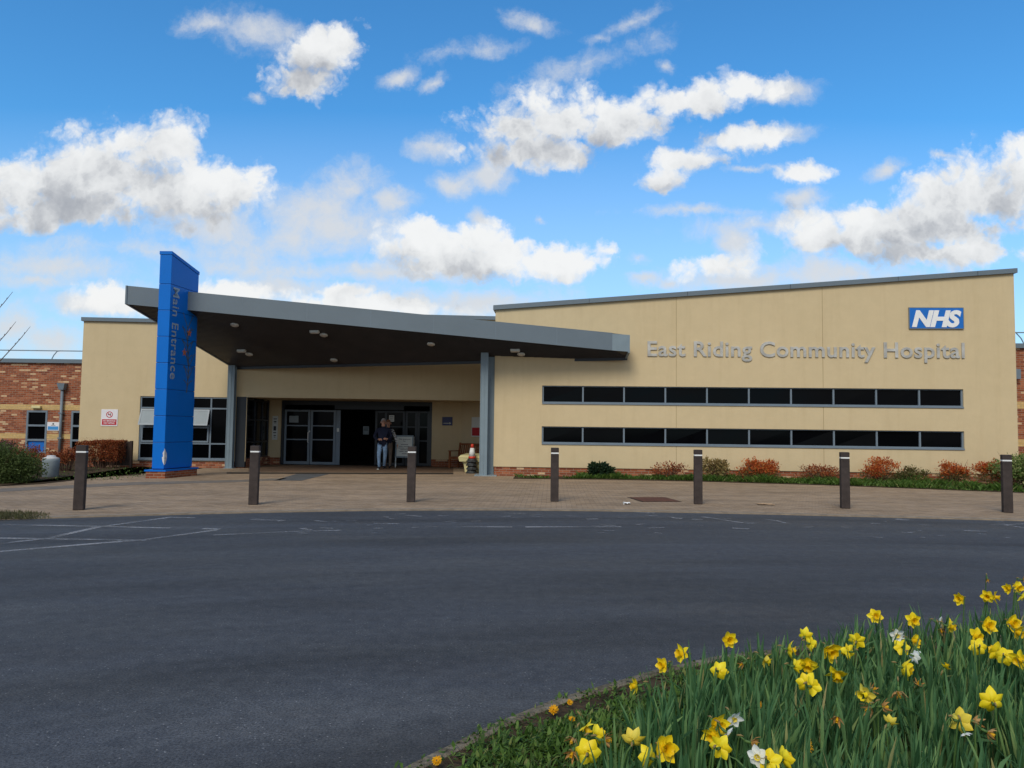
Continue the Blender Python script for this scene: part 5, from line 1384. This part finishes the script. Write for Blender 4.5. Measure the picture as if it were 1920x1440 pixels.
# flower heads, modelled once per kind; local +z is where the flower looks
def tepals(n, L, w, cup, crumple, seed, layers=1):
    rr = random.Random(seed); mb = MB()
    for k in range(n):
        a = 2*math.pi*k/n+(k % 2)*.03; lay = .002*(k % 2); ca, sa = math.cos(a), math.sin(a)
        cu = cup+rr.uniform(-.35, .3); Lk = L*rr.uniform(.86, 1.08); curl = rr.uniform(-.6, 1.4); twist = rr.uniform(-.55, .55)
        st = [(0, .25), (.2, .72), (.42, 1.0), (.65, .88), (.85, .5), (1.0, .04)]; vs = []
        for t, ww in st:
            r = .004+Lk*t; z = lay+math.sin(cu)*Lk*t*t+crumple*rr.uniform(-1, 1)*Lk*.3*t
            for q in (-1, -.5, 0, .5, 1):
                h = w*.5*ww*q; zz = z+.30*w*ww*(abs(q)-.5)*(1-.5*t)-.25*Lk*max(0, t-.7)*curl+h*twist*t+crumple*rr.uniform(-1, 1)*.006
                vs.append((r*ca-h*sa, r*sa+h*ca, zz))
        fs = [(i*5+j, i*5+j+1, i*5+j+6, i*5+j+5) for i in range(len(st)-1) for j in range(4)]
        mb.add(vs, fs)
    return mb
def corona(L, r0, r1, seed):
    rr = random.Random(seed); mb = MB(); n = 24; prof = [(r0*.9, 0), (r0, L*.3), (r0*1.05, L*.6), (r0*1.2, L*.85), (r1, L)]; vs = []
    for i, (r, z) in enumerate(prof):
        for k in range(n):
            w = 2*math.pi*k/n; fr_ = (1+.10*math.sin(w*9+1)*(i == 4)+.05*math.sin(w*9)*(i == 3)); vs.append((r*fr_*math.cos(w), r*fr_*math.sin(w), z+(.003*math.sin(w*6) if i == 4 else 0)))
    fs = [(i*n+k, i*n+(k+1) % n, (i+1)*n+(k+1) % n, (i+1)*n+k) for i in range(len(prof)-1) for k in range(n)]
    o = len(vs); vs.append((0, 0, L*.12)); fs += [(k, (k+1) % n, o) for k in range(n)]
    return mb.add(vs, fs)
def hmesh(mb, mat, nm):
    mb.smooth = True; me = mb.mesh(nm); me.materials.append(MATS[mat]); return me
HEADS = {'y': [], 'p': [], 'w': [], 'd': [], 'o': []}
for s_ in range(5):
    HEADS['y'].append([('petals', hmesh(tepals(6, .044, .036, .06+.17*s_, .13, s_), 'yellow_petal', 'petals')), ('trumpet', hmesh(corona(.034, .012, .021, s_), 'gold_trumpet', 'trumpet'))])
    HEADS['p'].append([('petals', hmesh(tepals(6, .046, .034, .06+.15*s_, .13, 20+s_), 'pale_yellow_petal', 'petals')), ('trumpet', hmesh(corona(.034, .012, .02, s_), 'yellow_petal', 'trumpet'))])
    HEADS['w'].append([('petals', hmesh(tepals(6, .042, .034, .1+.1*s_, .08, 40+s_), 'white_petal', 'petals')), ('trumpet', hmesh(corona(.016, .008, .013, s_), 'pale_yellow_petal', 'trumpet'))])
    HEADS['d'].append([('petals', hmesh(tepals(6, .042, .016, .9+.25*s_, .5, 60+s_), 'withered_petal', 'petals')), ('trumpet', hmesh(corona(.03, .007, .009, s_), 'orange_petal', 'trumpet'))])
    mb = tepals(16, .021, .008, .25, .2, 80+s_); m2 = tepals(14, .015, .007, .6, .2, 90+s_); mb.add([(x, y, z+.004) for x, y, z in m2.v], m2.f)
    m3 = tepals(10, .009, .006, 1.0, .2, 95+s_); mb.add([(x, y, z+.007) for x, y, z in m3.v], m3.f)
    HEADS['o'].append([('petals', hmesh(mb, 'orange_petal', 'petals'))])
frnd = random.Random(51)
def flower(px, py, kind, yaw, pitch, lab, size=1.0, zh=None, grp=None):
    z = zh if zh is not None else {'y': .37, 'p': .36, 'w': .345, 'd': .33, 'o': .13}[kind]+frnd.uniform(-.015, .015)
    h = gp(px, py, z)
    ya, pi_ = R(yaw), R(pitch)
    d = Vector((math.sin(ya)*math.cos(pi_), -math.cos(ya)*math.cos(pi_), math.sin(pi_)))
    back = Vector((d.x, d.y, 0)); 
    base = Vector((h.x, h.y, .035))-back*.05+Vector((frnd.gauss(0, .03), frnd.gauss(0, .03)+.02, 0))
    nm = {'o': 'dandelion'}.get(kind, 'daffodil'); cat = {'o': 'dandelion'}.get(kind, 'daffodil')
    t = thing(nm, lab, cat, base, 0, grp)
    H = h-base
    neck = H-d*.022
    if kind == 'o': neck = H-d*.004
    top = neck-d*.02+Vector((0, 0, .012)) if kind != 'o' else neck
    s1 = Vector((0, 0, 0)); s2 = Vector((top.x*.35, top.y*.35, top.z*.55)); s3 = Vector((top.x*.75, top.y*.75, top.z*.9))
    st = MB().tube([s1, s2, s3, top, neck] if kind != 'o' else [s1, s2, s3, top], [.0042, .004, .0036, .0034, .0042][:5 if kind != 'o' else 4], 7)
    st.build('stem', 'flower_stem', t, True)
    if kind != 'o':
        hip = MB().tube([neck-d*.006, neck+d*.004, neck+d*.012, H], [.003, .0062, .0055, .0045], 8); hip.build('seed_pod', 'flower_stem', t, True)
        sp = MB(); q = top-d*.004; sp.tube([q-d*.008, q+d*.006+Vector((0, 0, .004)), q+d*.018+Vector((0, 0, .003))], [.0032, .0042, .001], 6); sp.build('spathe', 'dry_leaf', t, True)
    rot = d.to_track_quat('Z', 'Y') @ __import__('mathutils').Quaternion((0, 0, 1), frnd.uniform(0, 6.28))
    for pn, me in HEADS[kind][frnd.randrange(5)]:
        o = bpy.data.objects.new(pn, me); C.objects.link(o); o.parent = t; o.location = H; o.rotation_mode = 'QUATERNION'; o.rotation_quaternion = rot; o.scale = (size,)*3
    return t
for f in FL:
    px, py, kd, ya, pi_, lab, sz = f
    z = head_z(px, py, kd)
    flower(px, py, kd, ya, pi_, lab, sz*(.92 if py > 1340 else 1), z, {'y': 'yellow daffodils in the bed', 'p': 'yellow daffodils in the bed', 'w': 'white daffodils in the bed', 'd': 'withered daffodils in the bed', 'o': 'dandelions in the bed'}[kd])

# ------------------------------------------------------------------ sky and sun
SUN_EL, SUN_AZ = R(42), R(-160)           # azimuth from +y toward +x: behind the camera on the left
w = bpy.data.worlds.new('World'); scene.world = w; w.use_nodes = True
nt = w.node_tree; bg = nt.nodes['Background']
sky = nt.nodes.new('ShaderNodeTexSky'); sky.sky_type = 'NISHITA'; sky.sun_disc = False
sky.sun_elevation = SUN_EL; sky.sun_rotation = SUN_AZ; sky.air_density = 1.0; sky.dust_density = .3; sky.ozone_density = 2.2; sky.altitude = 50
def M_(op, a, b=None, c=None, clamp=False):
    n = nt.nodes.new('ShaderNodeMath'); n.operation = op; n.use_clamp = clamp
    for i, v in enumerate((a, b, c)):
        if v is None: continue
        if hasattr(v, 'is_output'): nt.links.new(v, n.inputs[i])
        else: n.inputs[i].default_value = v
    return n.outputs[0]
tc = nt.nodes.new('ShaderNodeTexCoord')
sp = nt.nodes.new('ShaderNodeSeparateXYZ'); nt.links.new(tc.outputs['Generated'], sp.inputs[0])
ay = M_('MAXIMUM', M_('ABSOLUTE', sp.outputs[1]), .12)
cu = M_('DIVIDE', sp.outputs[0], ay); cv_ = M_('DIVIDE', sp.outputs[2], ay)
cb = nt.nodes.new('ShaderNodeCombineXYZ'); nt.links.new(cu, cb.inputs[0]); nt.links.new(cv_, cb.inputs[1]); nt.links.new(M_('MULTIPLY', M_('SIGN', sp.outputs[1]), 3.0), cb.inputs[2])
CV = cb.outputs[0]
def nz(vec, s, d=6, r=.6, off=(0, 0, 0), dist=0.0):
    mp = nt.nodes.new('ShaderNodeMapping'); mp.inputs['Location'].default_value = off; nt.links.new(vec, mp.inputs[0])
    n = nt.nodes.new('ShaderNodeTexNoise'); n.inputs['Scale'].default_value = s; n.inputs['Detail'].default_value = d; n.inputs['Roughness'].default_value = r; n.inputs['Distortion'].default_value = dist
    nt.links.new(mp.outputs[0], n.inputs[0]); return n
def VM(op, a, b):
    n = nt.nodes.new('ShaderNodeVectorMath'); n.operation = op
    for i, v in enumerate((a, b)):
        if hasattr(v, 'is_output'): nt.links.new(v, n.inputs[i])
        else: n.inputs[i].default_value = v
    return n.outputs['Value'] if op in ('LENGTH', 'DOT_PRODUCT') else n.outputs[0]
def uv_of(px, py): d = ray(px, py); return d.x/d.y, d.z/d.y
# cumulus placed by bearing and height: (x, y, half width, half height, weight, tilt)
CL = [(50, 335, 150, 72, 1, 0), (175, 320, 135, 85, 1, 0), (290, 285, 85, 65, 1, 0), (330, 360, 180, 66, 1, 0), (440, 365, 80, 62, .95, 0), (150, 395, 190, 40, .95, 0), (395, 425, 110, 42, .8, 0),
      (600, 390, 130, 72, .72, 0), (655, 350, 80, 50, .72, 0), (730, 372, 50, 28, .7, 0), (560, 440, 90, 40, .6, 0),
      (590, 100, 88, 60, 1, -.3), (560, 150, 80, 40, .95, 0), (640, 80, 42, 42, 1, 0), (490, 60, 110, 56, .55, .2), (400, 40, 100, 34, .45, 0), (480, 187, 22, 14, .6, 0),
      (742, 153, 48, 20, .62, -.4), (815, 160, 36, 20, .5, -.3),
      (960, 235, 90, 62, .95, 0), (1060, 215, 120, 58, 1, 0), (1160, 232, 110, 52, 1, 0), (1290, 190, 115, 46, .95, -.2), (1390, 165, 95, 38, .95, 0), (1470, 165, 60, 24, .85, 0), (1010, 282, 140, 38, .95, 0),
      (800, 278, 62, 26, .68, 0), (842, 345, 44, 26, .7, 0), (912, 325, 52, 26, .75, 0),
      (1400, 258, 115, 34, .95, -.1), (1290, 296, 95, 32, .95, -.15), (1240, 335, 50, 28, .9, 0), (1475, 250, 45, 22, .8, 0),
      (1505, 333, 85, 28, .88, 0), (1500, 378, 48, 18, .8, 0), (1658, 313, 44, 20, .7, -.5), (1400, 318, 60, 10, .6, 0),
      (790, 460, 95, 46, 1, 0), (905, 445, 85, 42, 1, 0), (910, 408, 24, 20, .85, 0), (860, 485, 160, 38, 1, 0), (1060, 482, 115, 32, 1, 0), (960, 460, 70, 30, 1, 0), (1125, 470, 55, 22, .9, 0), (1195, 485, 26, 16, .6, 0), (1015, 410, 16, 12, .5, 0),
      (1335, 490, 75, 32, .9, 0), (1385, 455, 34, 30, .85, 0), (1380, 520, 120, 30, .85, 0), (1205, 522, 40, 16, .8, 0), (1260, 525, 30, 14, .7, 0), (1600, 520, 200, 34, .7, 0),
      (1710, 425, 245, 58, 1, -.08), (1820, 365, 150, 76, 1, -.2), (1910, 325, 100, 66, 1, 0), (1590, 450, 120, 38, 1, 0), (1760, 470, 190, 32, 1, 0), (1760, 290, 40, 14, .5, 0),
      (1190, 35, 120, 26, .5, -.5), (1000, 45, 70, 26, .55, .2), (1120, 75, 60, 20, .45, 0), (1245, 130, 30, 22, .45, 0),
      (230, 565, 120, 36, .95, 0), (160, 570, 80, 24, .8, 0), (440, 550, 120, 26, .9, 0), (700, 575, 170, 28, 1, 0), (650, 550, 62, 20, .95, 0), (60, 530, 140, 24, .55, 0), (30, 620, 90, 50, .6, 0), (90, 645, 90, 34, .65, 0), (620, 420, 110, 56, .84, 0), (1450, 420, 260, 26, .5, -.1), (300, 470, 300, 40, .55, 0), (1100, 120, 330, 60, .30, -.35), (900, 90, 200, 36, .30, -.2), (700, 510, 300, 26, .6, 0), (1300, 400, 200, 18, .4, 0), (110, 500, 220, 40, .6, 0), (420, 500, 220, 40, .5, 0), (500, 540, 420, 30, .55, 0), (900, 560, 300, 40, .55, 0)]
warp = nz(CV, 10, 7, .66)
wv = VM('SUBTRACT', warp.outputs['Color'], (.5, .5, .5))
wsc = nt.nodes.new('ShaderNodeVectorMath'); wsc.operation = 'SCALE'; wsc.inputs['Scale'].default_value = .055; nt.links.new(wv, wsc.inputs[0])
PW = VM('ADD', CV, wsc.outputs[0])
def field(P, L):
    f = None
    for x, y, rx, ry, wt, tl in L:
        u, v = uv_of(x, y)
        mp = nt.nodes.new('ShaderNodeMapping'); mp.vector_type = 'TEXTURE'
        mp.inputs['Location'].default_value = (u, v, 3.0); mp.inputs['Scale'].default_value = (rx/FPX*1.34, ry/FPX*1.30, 1); mp.inputs['Rotation'].default_value = (0, 0, -tl)
        if f is None: nt.links.new(P, mp.inputs[0])
        else:       # one after the other: keeps the shader's working memory small
            ma = nt.nodes.new('ShaderNodeVectorMath'); ma.operation = 'MULTIPLY_ADD'; ma.inputs[1].default_value = (1e-9,)*3
            nt.links.new(f, ma.inputs[0]); nt.links.new(P, ma.inputs[2]); nt.links.new(ma.outputs[0], mp.inputs[0])
        g = M_('SUBTRACT', wt, VM('LENGTH', mp.outputs[0], (0, 0, 0)))
        f = g if f is None else M_('SMOOTH_MAX', f, g, .12)
    return f
# the other half of the sky: broken cloud from noise alone
other = M_('MULTIPLY', M_('SUBTRACT', nz(CV, 1.7, 4, .55, (3, 1, 0)).outputs['Fac'], .36), 5.0)
front = M_('GREATER_THAN', sp.outputs[1], .05)
CLT = [c for c in CL if c[4] < .86]; CL = [c for c in CL if c[4] >= .86]
def dens(P, seedoff, a1=.95, a2=.40, bil=.58):
    f0 = field(P, CL)
    f = nt.nodes.new('ShaderNodeMix'); nt.links.new(front, f.inputs[0]); nt.links.new(other, f.inputs[2]); nt.links.new(f0, f.inputs[3])
    n1 = nz(P, 13, 9, .62, seedoff); n2 = nz(P, 48, 6, .6, seedoff)
    e = M_('ADD', M_('MULTIPLY', M_('SUBTRACT', n1.outputs['Fac'], .5), a1), M_('MULTIPLY', M_('SUBTRACT', n2.outputs['Fac'], .5), a2))
    vo = nt.nodes.new('ShaderNodeTexVoronoi'); vo.inputs['Scale'].default_value = 19; vo.inputs['Detail'].default_value = 3; vo.inputs['Roughness'].default_value = .58; vo.inputs['Lacunarity'].default_value = 2.1
    nt.links.new(P, vo.inputs['Vector'])
    e = M_('ADD', e, M_('MULTIPLY', M_('SUBTRACT', .92, vo.outputs['Distance']), bil))
    return M_('ADD', f.outputs[0], e)
D0 = dens(PW, (0, 0, 0))
PL = VM('ADD', PW, (.024, .040, 0))
D1 = dens(PL, (0, 0, 0), .6, .12, .80)
alpha = nt.nodes.new('ShaderNodeMapRange'); alpha.interpolation_type = 'SMOOTHSTEP'
alpha.inputs['From Min'].default_value = -.02; alpha.inputs['From Max'].default_value = .52
nt.links.new(D0, alpha.inputs[0])
shade = nt.nodes.new('ShaderNodeMapRange'); shade.interpolation_type = 'SMOOTHSTEP'
shade.inputs['From Min'].default_value = -.5; shade.inputs['From Max'].default_value = 1.3
nt.links.new(D1, shade.inputs[0])
CLOUD = 1.0
cr = nt.nodes.new('ShaderNodeValToRGB'); e = cr.color_ramp.elements
e[0].position = 0; e[0].color = (.77, .775, .77, 1); e[1].position = 1; e[1].color = (.34, .355, .385, 1)
e2 = e.new(.45); e2.color = (.64, .65, .655, 1)
nt.links.new(shade.outputs[0], cr.inputs[0])
# thin veil that whitens the sky low down
veil = nt.nodes.new('ShaderNodeMapRange'); veil.inputs['From Min'].default_value = .42; veil.inputs['From Max'].default_value = .06; veil.inputs['To Max'].default_value = .72
nt.links.new(cv_, veil.inputs[0])
hs = nt.nodes.new('ShaderNodeHueSaturation'); hs.inputs['Saturation'].default_value = 1.18; hs.inputs['Hue'].default_value = .5; nt.links.new(sky.outputs[0], hs.inputs['Color'])
skm = nt.nodes.new('ShaderNodeVectorMath'); skm.operation = 'SCALE'; skm.inputs['Scale'].default_value = 1.0
tn = VM('MULTIPLY', hs.outputs[0], (.52, .94, 1.07)); vl_ = nt.nodes.new('ShaderNodeMix'); vl_.data_type = 'RGBA'; nt.links.new(M_('MULTIPLY', veil.outputs[0], 1.0), vl_.inputs[0]); nt.links.new(tn, vl_.inputs[6]); vl_.inputs[7].default_value = (.46/.15, .57/.15, .78/.15, 1)
nt.links.new(vl_.outputs[2], skm.inputs[0])
STR = .15
clm = nt.nodes.new('ShaderNodeVectorMath'); clm.operation = 'SCALE'; clm.inputs['Scale'].default_value = CLOUD/STR; nt.links.new(cr.outputs[0], clm.inputs[0])
ft = M_('ADD', field(VM('ADD', PW, (0, 0, 0)), [(x, y, rx*1.3, ry*1.3, .22+.9*wt, tl) for x, y, rx, ry, wt, tl in CLT]), M_('MULTIPLY', M_('SUBTRACT', nz(PW, 11, 9, .68, (5, 2, 0)).outputs['Fac'], .5), 1.7))
thin = nt.nodes.new('ShaderNodeMapRange'); thin.interpolation_type = 'SMOOTHSTEP'; thin.inputs['From Min'].default_value = .08; thin.inputs['From Max'].default_value = .9; thin.inputs['To Max'].default_value = .92
nt.links.new(ft, thin.inputs[0])
thf = M_('MULTIPLY', thin.outputs[0], front)
skt = nt.nodes.new('ShaderNodeMix'); skt.data_type = 'RGBA'; nt.links.new(thf, skt.inputs[0]); nt.links.new(skm.outputs[0], skt.inputs[6]); skt.inputs[7].default_value = (.585/STR, .605/STR, .63/STR, 1)
al2 = M_('MULTIPLY', alpha.outputs[0], .97)
mx = nt.nodes.new('ShaderNodeMix'); mx.data_type = 'RGBA'; nt.links.new(al2, mx.inputs[0]); nt.links.new(skt.outputs[2], mx.inputs[6]); nt.links.new(clm.outputs[0], mx.inputs[7])
nt.links.new(mx.outputs[2], bg.inputs[0]); bg.inputs[1].default_value = STR
w.cycles.sampling_method = 'MANUAL'; w.cycles.sample_map_resolution = 512

sl_ = bpy.data.lights.new('sun', 'SUN'); sl_.energy = 1.9; sl_.angle = R(24); sl_.color = (1, .94, .82)
so_ = bpy.data.objects.new('sun', sl_); C.objects.link(so_)
sd = Vector((math.sin(SUN_AZ)*math.cos(SUN_EL), math.cos(SUN_AZ)*math.cos(SUN_EL), math.sin(SUN_EL)))
so_.rotation_euler = sd.to_track_quat('Z', 'Y').to_euler(); so_.location = sd*60

scene.view_settings.view_transform = 'Standard'; scene.view_settings.look = 'None'
scene.view_settings.exposure = .25; scene.view_settings.gamma = 1
scene.cycles.use_denoising = True; scene.cycles.max_bounces = 6; scene.cycles.transparent_max_bounces = 8
